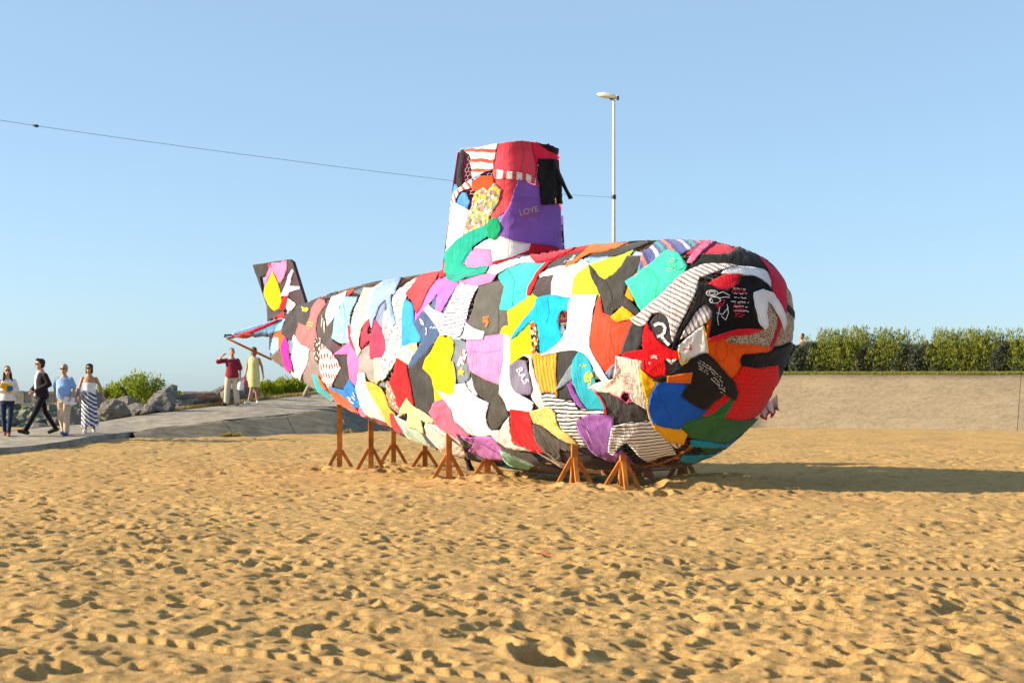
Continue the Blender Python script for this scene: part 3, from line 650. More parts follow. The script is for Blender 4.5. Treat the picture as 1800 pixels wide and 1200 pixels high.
def onskin(x, y, cx, cy):
    """photo position -> point and normal on the skin; beyond the outline the cloth wraps round to the far side"""
    h = cast(x, y)
    if h: return h
    for tx, ty in ((cx, cy), (960, 610)):
        L = math.hypot(tx - x, ty - y); n = max(2, int(L / 2))
        for k in range(1, n + 1):
            t = k / n; h = cast(x + (tx - x) * t, y + (ty - y) * t)
            if h:
                m_ = L * t; d = ray(x, y); dist = (h[0] - CAMP).dot(Vector((0, 1, 0)))
                P = CAMP + d * dist + Vector((0, 1, 0)) * (m_ / F * dist) * 2.5
                q = BV.find_nearest(P); n_ = surf_n(q[0], q[1], q[2])
                if n_.dot(P - q[0]) < 0: n_ = -n_
                return q[0], n_
    return None

SUB = empty('submarine_sculpture', P0 + AX * 4.5, 0, 'huge submarine sculpture patched all over with colourful old clothes on the sand', 'sculpture')
SUBL = SUB.location.copy()
def part(name, v, f, mat, parent=None, smooth=True, uv=None):
    return mesh(name, [Vector(p) - SUBL for p in v], f, mat, parent or SUB, smooth, uv)
def tower_in(th, z, k=.035): c = P0 + AX * TS; p = tower(th, z); d = Vector((p.x - c.x, p.y - c.y, 0)); return p - d.normalized() * k
# frame: hoops and stringers
for i, s in enumerate(np.linspace(TAILS + .42, BOWS - .25, 15)):
    pts = [hull(s, 2 * math.pi * k / 48) - hull_n(s, 2 * math.pi * k / 48) * .03 for k in range(48)]
    part('hoop', *tube(pts, .018, 5, True), M_FRAME)
for j in range(12):
    th = 2 * math.pi * (j + .5) / 12
    part('stringer', *tube([hull(s, th) - hull_n(s, th) * .025 for s in np.linspace(TAILS + .40, BOWS - .2, 60)], .016, 5), M_FRAME)
for z in (3.3, 3.9, 4.5, 5.07):
    part('tower_hoop', *tube([tower_in(2 * math.pi * k / 40, z) for k in range(40)], .016, 5, True), M_FRAME)
for j in range(8):
    th = 2 * math.pi * (j + .5) / 8; part('tower_upright', *tube([tower_in(th, z) for z in np.linspace(3.0, 5.1, 8)], .016, 5), M_FRAME)
# chicken wire
def hexes(fn, nu, nv, keep):
    V_, F_ = [], []
    def seg(a, b):
        a, b = fn(*a), fn(*b)
        if not keep(a): return
        o = len(V_); d = (b - a); x = d.cross(Vector((.3, .9, .4))).normalized() * .0028; y = d.cross(x).normalized() * .0028
        for p in (a, b):
            for q in (x, y * .87 - x * .5, -y * .87 - x * .5): V_.append(p + q)
        for k in range(3): F_.append((o + k, o + (k + 1) % 3, o + 3 + (k + 1) % 3, o + 3 + k))
    for i in range(nu):
        for j in range(nv):
            u0 = i + (.5 if j % 2 else 0)
            A_ = (u0, j + .33); B_ = (u0 + .5, j + .67); C_ = (u0 + 1, j + .33); D_ = (u0 + .5, j + 1.33)
            seg(A_, B_); seg(B_, C_); seg(B_, D_)
    return V_, F_
NU, NVH = 150, 112
def hw(u, v): s = TAILS + .35 + (BOWS - .43 - TAILS) * min(1, max(0, u / NU)); th = 2 * math.pi * v / NVH; return hull(s, th) - hull_n(s, th) * .008
def keepvis(p): n_ = p - (P0 + AX * (p - P0).dot(AX) + UP * prof_((p - P0).dot(AX))[1]); return n_.normalized().dot((CAMP - p).normalized()) > -.45 or n_.z > 0
cw = part('chicken_wire', *hexes(hw, NU, NVH, keepvis), M_WIRE, smooth=False); cw['kind'] = 'stuff'
def twf(u, v): return tower_in(2 * math.pi * u / 70, 3.0 + (TZ1 - .06 - 3.0) * min(1, v / 36))
tw = part('tower_chicken_wire', *hexes(twf, 70, 36, lambda p: True), M_WIRE, smooth=False); tw['kind'] = 'stuff'
# tail fin and stern planes: plain dark cloth cores
fin = part('tail_fin', FINV, FINF, cloth(('solid', '#4a3f43')), smooth=False, uv=[(v.x, v.z) for v in FINV])
for sd in (-1, 1):
    pg = plane_geo(sd); part('stern_plane', pg[0], pg[1], cloth(('solid', '#84b0d4')), smooth=False, uv=[(v.x, v.z) for v in pg[0]])

# ------------------------------------------------------------------ the clothes
HT2 = np.zeros((620, 920))                                 # how high the clothes are piled, per 2 px cell of the photo
def piled(x, y):
    i = int(min(max(y / 2, 1), 617)); k = int(min(max(x / 2, 1), 917)); return HT2[i - 1:i + 2, k - 1:k + 2].max()
def smooth_outline(P, step=3.2):
    n = len(P); out = []
    def sharp(i):
        a = P[i - 1] - P[i]; b = P[(i + 1) % n] - P[i]; return a.length > 1e-6 and b.length > 1e-6 and a.angle(b, 0) < R(138)
    sh = [sharp(i) for i in range(n)]
    for i in range(n):
        p1, p2 = P[i], P[(i + 1) % n]; p0, p3 = P[i - 1], P[(i + 2) % n]
        L_ = (p2 - p1).length; m1 = (p2 - p1) if sh[i] else (p2 - p0).normalized() * L_; m2 = (p2 - p1) if sh[(i + 1) % n] else (p3 - p1).normalized() * L_
        k = max(1, int((p2 - p1).length / step))
        for q in range(k):
            t = q / k; t2, t3 = t * t, t ** 3
            out.append(p1 * (2 * t3 - 3 * t2 + 1) + m1 * (t3 - 2 * t2 + t) + p2 * (-2 * t3 + 3 * t2) + m2 * (t3 - t2))
    return out, [P[i] for i in range(n) if sh[i]]
CROPS = dict(A=(380, 430, 4), B=(640, 430, 4), C=(900, 410, 4), D=(1120, 400, 4), E=(640, 600, 4), F=(900, 600, 4), G=(1120, 600, 4), T=(760, 230, 4.6154), K=K, H=(540, 680, 5.4533))
GN = [0]
def px(crop, pts): o = CROPS[crop]; return [Vector((o[0] + x / o[2], o[1] + y / o[2])) for x, y in pts]
def garment(name, crop, spec, pts, label=None, extra=0, wr=1.0):
    GN[0] += 1; rng = np.random.default_rng(GN[0])
    P = px(crop, pts) if crop else [Vector(p) for p in pts]
    out, corners = smooth_outline(P)
    O = np.array([tuple(p) for p in out]); n = len(O)
    ar = .5 * (O[:, 0] * np.roll(O[:, 1], -1) - O[:, 1] * np.roll(O[:, 0], -1)).sum()
    tg = np.roll(O, -2, 0) - np.roll(O, 2, 0); tg /= np.maximum(1e-6, np.linalg.norm(tg, axis=1, keepdims=True)); O = O + np.stack([tg[:, 1], -tg[:, 0]], 1) * np.sign(ar) * .5
    O += np.stack([np.convolve(np.r_[q, q, q], np.ones(3) / 3, 'same')[n:2 * n] for q in rng.normal(0, .55, (2, n))], 1)
    cx, cy = O.mean(0); mn = O.min(0); mx = O.max(0)
    gx, gy = np.meshgrid(np.arange(mn[0], mx[0], 3.3), np.arange(mn[1], mx[1], 2.9)); gx[1::2] += 1.65
    Q = np.stack([gx.ravel(), gy.ravel()], 1)
    def inside(Q):
        c = np.zeros(len(Q), bool)
        for i in range(n):
            a, b = O[i], O[i - 1]; t = (a[1] > Q[:, 1]) != (b[1] > Q[:, 1]); 
            if abs(b[1] - a[1]) > 1e-9: c ^= t & (Q[:, 0] < (b[0] - a[0]) * (Q[:, 1] - a[1]) / (b[1] - a[1]) + a[0])
        return c
    keep = inside(Q)
    if len(Q): dm = np.sqrt(((Q[:, None] - O[None]) ** 2).sum(-1)).min(1); keep &= dm > 1.6; Q = Q[keep]
    allp = [Vector(q) for q in np.concatenate([O, Q])]
    r = delaunay_2d_cdt(allp, [(i, (i + 1) % n) for i in range(n)], [], 1, 1e-5)
    vs = r[0]; V_ = []; NN = []; H0 = []; HH = []; LL = []; CRE = []
    ph = rng.uniform(0, 6.28, 20); kk = rng.integers(7, 15, 20); isb = set()
    for q in vs:
        h = onskin(q.x, q.y, cx, cy)
        if h is None: LL.append(None); NN.append(None); H0.append(0); HH.append(0); CRE.append(0); continue
        L, nn = h; dsp = 0
        for c, p_, k_ in zip(corners[:9], ph, kk):
            d = q - c; dl = d.length
            if dl > 1: dsp += .007 * math.exp(-dl / 42) * min(1, dl / 8) * max(0, math.cos(k_ * math.atan2(d.y, d.x) + p_)) ** 2
        dsp += .002 * noise.noise(L * 3.1 + Vector((GN[0] * 7.3, 0, 0))) + +.0006 * noise.noise(L * 9 + Vector((0, GN[0] * 3.1, 0)))
        LL.append(L); NN.append(nn); h0 = piled(q.x, q.y); H0.append(h0 + .0018); HH.append(h0 + .0026 + extra); CRE.append(max(0, dsp * wr + .002))
    nb = [set() for _ in vs]
    for t in r[2]:
        for i in t: nb[i].update(t)
    for i in range(len(vs)):
        if i < n: HH[i] = H0[i] + .0005
    for _ in range(9):                                      # cloth bridges the steps of what lies under it
        HH = [max(H0[i], .45 * HH[i] + .55 * sum(HH[k_] for k_ in nb[i]) / len(nb[i])) if nb[i] else HH[i] for i in range(len(vs))]
    HH = [a + b for a, b in zip(HH, CRE)]
    for i, q in enumerate(vs):
        i0 = int(min(max(q.y / 2, 1), 617)); k0 = int(min(max(q.x / 2, 1), 917)); w3 = HT2[i0 - 1:i0 + 2, k0 - 1:k0 + 2]; np.maximum(w3, HH[i], out=w3)
    V_ = [None if LL[i] is None else LL[i] + NN[i] * HH[i] for i in range(len(vs))]
    idx = {}; VV = []; N2 = []
    for i, v in enumerate(V_):
        if v is not None: idx[i] = len(VV); VV.append(v); N2.append(NN[i])
    FF = [tuple(idx[i] for i in t) for t in r[2] if all(i in idx for i in t)]
    FF = [t for t in FF if max((VV[t[0]] - VV[t[1]]).length, (VV[t[1]] - VV[t[2]]).length) < .9]
    if not FF: print('EMPTY garment', name, crop, pts[0]); return None
    FX = []
    for t in FF:                                            # face outward
        nn = (VV[t[1]] - VV[t[0]]).cross(VV[t[2]] - VV[t[0]]); FX.append(t if nn.dot(N2[t[0]]) > 0 else t[::-1])
    par = list(range(len(VV)))                              # drop stray flecks
    def fd(i):
        while par[i] != i: par[i] = par[par[i]]; i = par[i]
        return i
    for t in FX:
        for i in t[1:]: par[fd(i)] = fd(t[0])
    cnt = {}
    for t in FX: cnt[fd(t[0])] = cnt.get(fd(t[0]), 0) + 1
    big = max(cnt, key=cnt.get); FX = [t for t in FX if fd(t[0]) == big]
    used = sorted({i for t in FX for i in t}); rm = {q: k_ for k_, q in enumerate(used)}; VV = [VV[i] for i in used]; N2 = [N2[i] for i in used]; FX = [tuple(rm[i] for i in t) for t in FX]
    ec = {}
    for t in FX:
        for i in range(3): e = (t[i], t[(i + 1) % 3]); ec.setdefault(tuple(sorted(e)), []).append(e)
    bset = np.array([tuple(VV[i]) for i in sorted({i for es in ec.values() if len(es) == 1 for i in es[0]})]); va = np.array([tuple(v) for v in VV])
    ed = np.sqrt(((va[:, None] - bset[None]) ** 2).sum(-1)).min(1)
    rim = {}
    for es in ec.values():
        if len(es) == 1:
            for i in es[0]:
                if i not in rim: rim[i] = len(VV); VV.append(VV[i] - N2[i] * .002); N2.append(N2[i])
            a, b = es[0]; FX.append((b, a, rim[a], rim[b]))
    C = sum((v for v in VV), Vector()) / len(VV); nc = sum((q for q in N2), Vector()).normalized()
    up = UP - nc * nc.z
    if up.length < .25: up = AX - nc * AX.dot(nc)
    up.normalize(); ux = up.cross(nc)
    uv = [((v - C).dot(ux) + GN[0] * 1.37, (v - C).dot(up)) for v in VV]
    o = part(name, VV, FX, cloth(spec), uv=uv)
    at_ = o.data.attributes.new('hem', 'FLOAT', 'POINT'); at_.data.foreach_set('value', np.r_[ed, np.zeros(len(VV) - len(ed))].astype(np.float32))
    if label: o['label'] = label
    return o
def S(h): return ('solid', h)
def ribbon(parent, crop, lines, wpx, hexc, extra=.075, name='print'):
    g = G()
    for ln in lines:
        P = px(crop, ln); out = []
        for i in range(len(P) - 1):
            k = max(1, int((P[i + 1] - P[i]).length / 3))
            out += [P[i].lerp(P[i + 1], q / k) for q in range(k)]
        out.append(P[-1]); v = []; f = []
        for i, p in enumerate(out):
            t = out[min(i + 1, len(out) - 1)] - out[max(0, i - 1)]
            if t.length < 1e-6: t = Vector((1, 0))
            t.normalize(); nn = Vector((-t.y, t.x)) * wpx / 2
            for q in (p + nn, p - nn):
                h = onskin(q.x, q.y, q.x, q.y) or onskin(q.x, q.y, 960, 610)
                v.append(h[0] + h[1] * (piled(q.x, q.y) + .005))
        for i in range(len(out) - 1): f.append((2 * i, 2 * i + 1, 2 * i + 3, 2 * i + 2))
        g.add((v, f))
    o = mesh(name, [p - SUBL for p in g.v], g.f, noisy('ink_' + hexc, srgb(hexc), .1, 20, .8, 0), parent)
    if len(lines) > 1: o['kind'] = 'stuff'
    return o
def lettering(parent, crop, text, xy, size, angle, hexc, extra=.078, stretch=1.0):
    cu = bpy.data.curves.new('t', 'FONT'); cu.body = text; cu.size = 1; cu.offset = .012; ob = bpy.data.objects.new('t', cu); COL.objects.link(ob)
    dg = bpy.context.evaluated_depsgraph_get(); me = bpy.data.meshes.new_from_object(ob.evaluated_get(dg)); bpy.data.objects.remove(ob)
    bm = bmesh.new(); bm.from_mesh(me); bmesh.ops.triangulate(bm, faces=bm.faces)
    c, s = math.cos(R(angle)), math.sin(R(angle)); o = CROPS[crop]; v = []
    for q in bm.verts:
        x, y = q.co.x * size * stretch, -q.co.y * size; X = xy[0] + x * c + y * s * 1; Y = xy[1] - x * s + y * c
        X, Y = o[0] + X / o[2], o[1] + Y / o[2]; h = onskin(X, Y, 960, 610); v.append(h[0] + h[1] * (piled(X, Y) + .005) - SUBL)
    f = [[q.index for q in t.verts] for t in bm.faces]; bm.free()
    return mesh('lettering', v, f, noisy('ink_' + hexc, srgb(hexc), .1, 20, .8, 0), parent)
def off_of(o): return .1

GAR = {}
def g_(key, *a, **k): GAR[key] = garment(*a, **k); return GAR[key]
BLK = '#3c3a3a'
# --- tail
g_('t1', 'sleeve_cloth', 'K', S('#8fb0de'), [(470, 758), (558, 758), (556, 870), (510, 912), (478, 955)])
g_('t2', 'skirt', 'K', S('#6f574c'), [(478, 955), (560, 882), (602, 880), (607, 1000), (626, 1112), (550, 1036)])
g_('t3', 'trousers', 'K', S('#e8581a'), [(350, 748), (500, 728), (592, 702), (632, 740), (600, 830), (560, 875), (556, 762), (430, 755)])
g_('t4', 'shirt', 'K', S('#7fb0d6'), [(640, 520), (640, 585), (600, 625), (592, 695), (500, 728), (350, 748), (280, 742), (400, 680), (540, 618), (605, 600)])
g_('t5', 'scarf', 'K', S('#e02038'), [(545, 610), (400, 665), (290, 712), (150, 742), (150, 762), (250, 748), (290, 738), (400, 688), (540, 628)])
g_('t6', 't_shirt', 'K', S('#e85418'), [(138, 744), (290, 732), (350, 760), (250, 786), (140, 776)])
g_('t7', 'sock', 'K', S('#2c2c30'), [(52, 740), (142, 742), (148, 776), (60, 792)])
g_('f1', 'jumper', 'K', S('#3f3b3d'), [(330, 128), (505, 104), (468, 180), (442, 216), (395, 232), (358, 242)])
g_('f2', 't_shirt', 'K', S('#ee7fb0'), [(500, 102), (628, 84), (612, 200), (570, 290), (540, 272), (512, 190), (472, 240), (430, 328), (440, 250), (470, 170)])
g_('f3', 't_shirt', 'K', S('#f5d800'), [(508, 190), (550, 310), (576, 440), (556, 510), (515, 535), (470, 490), (432, 412), (428, 345), (462, 280)])
g_('f4', 'top', 'K', S('#d6bce0'), [(668, 164), (682, 184), (650, 312), (732, 318), (740, 338), (650, 366), (636, 402), (570, 404), (600, 342), (640, 230)])
g_('f5', 't_shirt', 'K', S('#e81c20'), [(568, 482), (600, 420), (640, 404), (640, 462), (622, 512), (562, 516)])
g_('f6', 'top', 'K', S('#f2eeee'), [(645, 424), (702, 470), (652, 542), (630, 502)])
g_('f7', 'cardigan', 'K', S('#4a4448'), [(455, 478), (512, 540), (622, 514), (560, 562), (500, 622), (462, 606)])
g_('f8', 't_shirt', 'K', S('#e8202a'), [(540, 582), (610, 540), (602, 602), (508, 624)])
lettering(fin, 'K', 'R', (466, 155), 55, 5, '#c23a3a', .03)
# --- hull, tail half (crop A)
g_('a25', 'scarf', 'A', S('#ecdca8'), [(492, 885), (510, 900), (560, 975), (625, 1020), (600, 1030), (540, 985), (500, 925)])
g_('a4b', 'top', 'A', S('#e8956f'), [(515, 790), (545, 880), (556, 965), (520, 935), (500, 870)])
g_('a1', 'jumper', 'A', S('#3b3739'), [(490, 515), (580, 450), (590, 560), (572, 645), (525, 675), (470, 628), (475, 580), (500, 545)])
g_('a6', 'jumper', 'A', S('#8f7c7c'), [(660, 735), (700, 760), (745, 830), (750, 930), (775, 1010), (805, 1095), (740, 1090), (690, 1045), (595, 965), (640, 850)])
g_('a24', 'legging', 'A', S('#1fb58f'), [(590, 945), (640, 1000), (700, 1045), (785, 1095), (770, 1102), (690, 1068), (600, 1000)])
g_('a3', 'shirt', 'A', S('#eaeef5'), [(552, 635), (612, 700), (662, 735), (637, 850), (602, 930), (590, 1000), (553, 952), (533, 860), (545, 720)])
g_('a4', 'top', 'A', S('#d6179a'), [(500, 645), (517, 690), (517, 760), (560, 892), (535, 870), (515, 905), (490, 855), (474, 790), (474, 700)])
g_('a1b', 't_shirt', 'A', S('#454143'), [(575, 435), (660, 395), (850, 330), (850, 368), (742, 390), (690, 430), (664, 520), (642, 578), (580, 558), (568, 480)])
g_('a7', 't_shirt', 'A', S('#4e4a4a'), [(765, 425), (810, 390), (795, 480), (785, 560), (833, 508), (838, 600), (818, 700), (824, 758), (740, 722), (704, 652), (715, 540)])
g_('a2', 't_shirt', 'A', S('#df6a6e'), [(725, 388), (768, 398), (772, 425), (737, 470), (715, 520), (706, 590), (716, 680), (700, 762), (630, 712), (602, 700), (570, 642), (588, 558), (640, 576), (666, 510), (690, 430)])
g_('a17', 'scarf', 'A', ('leopard', '#4a4440', '#d8d0c4', .07, .84), [(700, 652), (738, 660), (742, 730), (722, 800), (733, 845), (704, 802)])
g_('a8b', 't_shirt', 'A', S('#e84030'), [(905, 345), (980, 312), (905, 400), (880, 470), (852, 515), (833, 492), (880, 430)])
g_('a8', 'shirt', 'A', S('#f0eef0'), [(818, 372), (922, 332), (902, 390), (872, 440), (850, 500), (785, 572), (780, 480), (800, 420)])
g_('a9', 't_shirt', 'A', S('#8fc6ea'), [(900, 378), (995, 365), (978, 420), (947, 480), (937, 580), (947, 682), (880, 692), (820, 657), (835, 570), (850, 510), (880, 450)])
g_('a16', 'vest', 'A', S('#57404a'), [(818, 668), (880, 720), (935, 688), (848, 772), (813, 732)])
g_('a14', 'jumper', 'A', S('#3f3b3d'), [(848, 782), (932, 768), (942, 850), (948, 950), (900, 1012), (828, 985), (882, 870)])
g_('a13', 'blouse', 'A', ('spots', '#f6f0f0', '#e8423a', .10, .33), [(750, 698), (800, 740), (847, 790), (883, 860), (832, 960), (802, 1035), (768, 1000), (748, 930), (733, 830)])
g_('a15', 'cardigan', 'A', S('#e46fae'), [(843, 772), (952, 678), (1007, 780), (1012, 880), (990, 1025), (950, 960), (936, 860), (930, 770)])
g_('a11', 't_shirt', 'A', S('#dc3450'), [(928, 568), (970, 600), (1012, 680), (1050, 560), (1088, 526), (1062, 620), (1098, 660), (1050, 702), (1010, 762), (980, 742), (945, 660)])
g_('a18', 't_shirt', 'A', S('#9c9696'), [(1097, 698), (1085, 790), (1128, 800), (1132, 962), (1100, 975), (1040, 892), (1008, 902), (1013, 800), (1040, 740)])
g_('a10', 'top', 'A', S('#f2dfba'), [(1040, 300), (1092, 308), (1172, 266), (1122, 330), (1092, 400), (1102, 500), (1060, 540), (1025, 600), (1015, 700), (1032, 745), (1010, 782), (990, 720), (965, 640), (956, 560), (975, 470), (1010, 390)])
g_('a19', 'swimsuit', 'A', S('#27a9bd'), [(683, 902), (722, 930), (762, 1010), (832, 1070), (858, 1140), (800, 1115), (748, 1072), (703, 1000)])
g_('a19b', 'scarf', 'A', S('#e86428'), [(715, 910), (750, 955), (800, 1030), (760, 1000)])
g_('a20', 't_shirt', 'A', S('#e4591a'), [(798, 998), (870, 1040), (960, 1100), (1014, 1196), (940, 1165), (860, 1115), (828, 1070)])
g_('a21', 't_shirt', 'A', S('#2080d4'), [(800, 982), (900, 1020), (946, 946), (992, 1020), (1024, 1132), (980, 1145), (920, 1082), (840, 1022)])
# --- hull, middle (crops B, E)
g_('b1b', 'jumper', 'B', S('#8189ab'), [(152, 385), (152, 480), (142, 605), (100, 565), (72, 525), (110, 440)])
g_('b16', 't_shirt', 'B', S('#e0385a'), [(72, 522), (162, 640), (178, 690), (142, 795), (52, 803), (48, 680)])
g_('b14b', 'polo_shirt', 'B', ('multi', '#eedcb0', '#eedcb0', '#9fd4ee', '#d8de60', '#eedcb0', .5, 80), [(82, 798), (138, 798), (143, 932), (88, 975)])
g_('b2', 'dress', 'B', ('leopard', '#e4dfdd', '#8f8a90', .075, .86), [(345, 245), (400, 228), (332, 310), (292, 380), (277, 500), (272, 640), (272, 720), (222, 820), (162, 920), (133, 955), (133, 830), (160, 700), (138, 600), (148, 480), (195, 430), (218, 345), (280, 290)])
g_('b1', 'shirt', 'B', S('#90addf'), [(175, 235), (265, 228), (237, 290), (217, 350), (190, 350), (197, 430), (228, 555), (205, 578), (180, 480), (156, 388), (110, 440), (80, 522), (60, 592), (48, 520), (43, 430), (75, 330), (130, 265)])
g_('b4b', 'jeans', 'B', S('#50688f'), [(668, 276), (622, 400), (570, 492), (508, 482), (466, 440), (526, 345), (515, 470), (600, 370)])
g_('b4', 'long_top', 'B', S('#c96fd2'), [(575, 200), (622, 260), (672, 268), (652, 310), (602, 380), (546, 482), (512, 472), (524, 350), (480, 400), (440, 440), (347, 554), (358, 490), (410, 420), (470, 310), (520, 250)])
g_('b3', 't_shirt', 'B', S('#de4048'), [(392, 228), (440, 196), (528, 190), (502, 260), (462, 310), (422, 400), (374, 488), (354, 450), (348, 410), (292, 350), (340, 290)])
g_('b5', 't_shirt', 'B', S('#3598e2'), [(288, 387), (340, 420), (357, 470), (352, 550), (404, 650), (392, 682), (268, 718), (268, 560), (274, 450)])
g_('b14', 'polo_shirt', 'B', ('multi', '#f0deb4', '#f0deb4', '#f0deb4', '#a8dcf0', '#dfe67a', .42, 35), [(272, 718), (372, 688), (377, 770), (332, 852), (238, 792)])
g_('b6', 't_shirt', 'B', S('#465b82'), [(430, 468), (482, 520), (542, 620), (502, 680), (442, 750), (382, 820), (308, 884), (338, 800), (402, 700), (402, 640), (352, 560)])
g_('e13b', 'blouse', 'E', ('floral', '#8a8480', '#8a8480', '#8a8480', '#e0a060', '#c05050', '#d8d4b0', .035), [(163, 275), (190, 285), (218, 365), (262, 470), (240, 505), (180, 440), (160, 350)])
g_('b12', 'jumper', 'B', S('#3d3d3e'), [(492, 698), (452, 790), (423, 870), (477, 930), (497, 1020), (502, 1092), (476, 1195), (400, 1185), (353, 1132), (328, 1000), (318, 890), (390, 820)])
g_('b13', 't_shirt', 'E', S('#e41a22'), [(235, 116), (307, 165), (327, 280), (353, 446), (300, 408), (250, 462), (213, 362), (183, 290), (213, 210)])
g_('b15b', 'shirt', 'B', S('#d7e3f1'), [(600, 638), (675, 648), (700, 760), (752, 915), (803, 1000), (792, 1072), (740, 1012), (690, 985), (640, 800)])
g_('b15', 't_shirt', 'B', S('#75808e'), [(640, 660), (722, 688), (742, 760), (752, 860), (748, 940), (702, 978), (662, 972), (642, 880), (618, 820), (642, 740)])
g_('b11', 't_shirt', 'B', S('#f6d600'), [(540, 638), (575, 655), (605, 646), (642, 690), (635, 760), (615, 812), (642, 900), (652, 1020), (620, 1082), (560, 1102), (508, 1124), (498, 1020), (473, 920), (422, 870), (448, 800), (490, 740), (510, 690)])
g_('b17', 't_shirt', 'E', S('#4b4946'), [(758, 206), (860, 258), (962, 288), (962, 370), (1004, 450), (1024, 520), (962, 592), (920, 630), (878, 612), (858, 540), (878, 440), (848, 402), (788, 342)])
g_('b10', 't_shirt', 'B', S('#ef86bb'), [(728, 668), (992, 617), (997, 720), (977, 850), (967, 980), (900, 962), (828, 928), (758, 883), (738, 800)])
g_('b8', 't_shirt', 'B', S('#5a5854'), [(818, 288), (900, 268), (1004, 246), (992, 320), (962, 440), (1024, 460), (1024, 562), (952, 622), (860, 640), (733, 545), (770, 450), (790, 370)])
g_('b7l', 'sleeve', 'B', S('#dcdce0'), [(428, 465), (462, 428), (500, 465), (575, 495), (552, 635), (490, 540)])
g_('b7r', 'sleeve', 'B', S('#dcdce0'), [(718, 545), (780, 590), (854, 615), (842, 668), (678, 662), (700, 600)])
g_('b7', 'striped_t_shirt', 'B', ('stripe', '#eeeef2', '#4a4a62', .062, .28, -8), [(678, 278), (818, 288), (782, 340), (742, 430), (722, 520), (702, 600), (682, 654), (600, 645), (543, 638), (550, 560), (580, 480), (620, 390)])
g_('b9', 't_shirt', 'B', S('#3cc2b8'), [(955, 205), (1010, 165), (1100, 136), (1294, 110), (1270, 160), (1210, 240), (1170, 320), (1150, 390), (1100, 432), (1020, 462), (957, 457), (975, 380), (992, 300), (948, 240)])
g_('b18', 'blouse', 'B', S('#f2f1f4'), [(990, 616), (1034, 628), (1032, 750), (1032, 850), (1042, 950), (1082, 1040), (1194, 1110), (1184, 1172), (1100, 1172), (1020, 1158), (983, 1082), (957, 1042), (970, 900), (985, 800)])
g_('b19', 't_shirt', 'B', S('#f5ce14'), [(1018, 478), (1110, 408), (1192, 346), (1234, 358), (1202, 450), (1102, 600), (1040, 694), (1028, 640), (966, 622), (990, 578), (1025, 570)])
g_('b19b', 't_shirt', 'C', S('#f5ce14'), [(8, 760), (142, 615), (143, 850), (80, 862), (-6, 925)])
g_('b20g', 'jumper', 'F', S('#c9c9cd'), [(75, 92), (142, 98), (152, 200), (194, 320), (244, 462), (200, 474), (148, 402), (128, 330), (128, 120)])
g_('b20', 't_shirt', 'E', S('#7f7993'), [(1028, 168), (1090, 134), (1142, 140), (1154, 200), (1184, 332), (1172, 372), (1090, 362), (1048, 322), (1028, 250)])
# lower left of the middle
g_('e1b', 'top', 'H', S('#e87bb8'), [(512, 182), (562, 220), (594, 294), (530, 274), (498, 230)])
g_('e1', 'jumper', 'E', S('#efe9e6'), [(-32, 225), (10, 216), (32, 330), (102, 450), (174, 576), (110, 560), (40, 524), (0, 472), (-42, 350)])
g_('e1c', 'legging', 'E', S('#8a1c40'), [(60, 530), (130, 558), (200, 590), (190, 600), (110, 572)])
g_('e2', 't_shirt', 'E', S('#f0b840'), [(18, 278), (100, 308), (152, 370), (182, 460), (228, 520), (233, 614), (170, 574), (120, 482), (60, 382)])
g_('e4', 'sock', 'E', S('#c2203c'), [(188, 500), (227, 520), (294, 654), (250, 645), (203, 582)])
g_('e3', 't_shirt', 'E', S('#c2e4d8'), [(222, 512), (300, 560), (402, 640), (462, 720), (545, 774), (440, 750), (328, 694), (268, 602)])
g_('e6b', 'vest', 'E', S('#3a3638'), [(400, 545), (445, 600), (480, 690), (545, 760), (500, 745), (420, 660)])
g_('e7b', 'jumper', 'E', S('#2c2a2e'), [(465, 480), (510, 550), (640, 640), (690, 700), (630, 700), (520, 610)])
g_('e6', 't_shirt', 'E', S('#f2e6e6'), [(440, 546), (520, 570), (602, 640), (682, 690), (718, 703), (692, 740), (724, 792), (692, 825), (640, 815), (580, 815), (528, 742), (468, 682), (428, 622)])
g_('e5', 't_shirt', 'E', S('#f0e5a4'), [(305, 396), (352, 450), (450, 508), (504, 545), (490, 568), (402, 547), (422, 600), (432, 644), (370, 614), (313, 592), (308, 502), (246, 518), (280, 440)])
g_('e7', 't_shirt', 'E', S('#e96c8f'), [(560, 398), (602, 460), (642, 560), (702, 620), (744, 656), (690, 694), (620, 652), (538, 602), (498, 540), (468, 490), (490, 430)])
g_('e8', 'blouse', 'E', S('#eef1f8'), [(521, 342), (602, 372), (640, 362), (652, 300), (717, 293), (742, 340), (802, 390), (884, 430), (862, 500), (872, 580), (934, 654), (850, 664), (768, 658), (688, 594), (648, 560), (618, 470), (568, 400)])
g_('e10', 'vest', 'E', S('#262428'), [(655, 636), (742, 688), (776, 730), (720, 752), (697, 702)])
g_('e15', 'jumper', 'E', S('#2a262a'), [(712, 765), (850, 810), (980, 830), (970, 860), (820, 850), (730, 825)])
g_('e9', 't_shirt', 'E', S('#ca74d2'), [(697, 646), (780, 665), (932, 662), (962, 740), (1046, 833), (980, 830), (850, 820), (742, 752), (775, 720)])
g_('e14', 't_shirt', 'E', S('#90ccae'), [(955, 757), (1060, 800), (1194, 867), (1140, 905), (1080, 898), (998, 842)])
g_('e13', 'trousers', 'E', S('#504944'), [(936, 676), (1000, 718), (1100, 768), (1202, 800), (1242, 850), (1384, 902), (1300, 900), (1180, 864), (1060, 803), (968, 742)])
g_('e12', 't_shirt', 'E', S('#efedee'), [(876, 622), (962, 618), (1022, 526), (1034, 640), (1064, 720), (1174, 768), (1080, 754), (978, 714)])
g_('e11', 't_shirt', 'F', S('#e8121c'), [(-4, 472), (138, 494), (147, 600), (172, 680), (244, 783), (140, 768), (58, 722), (3, 692)])
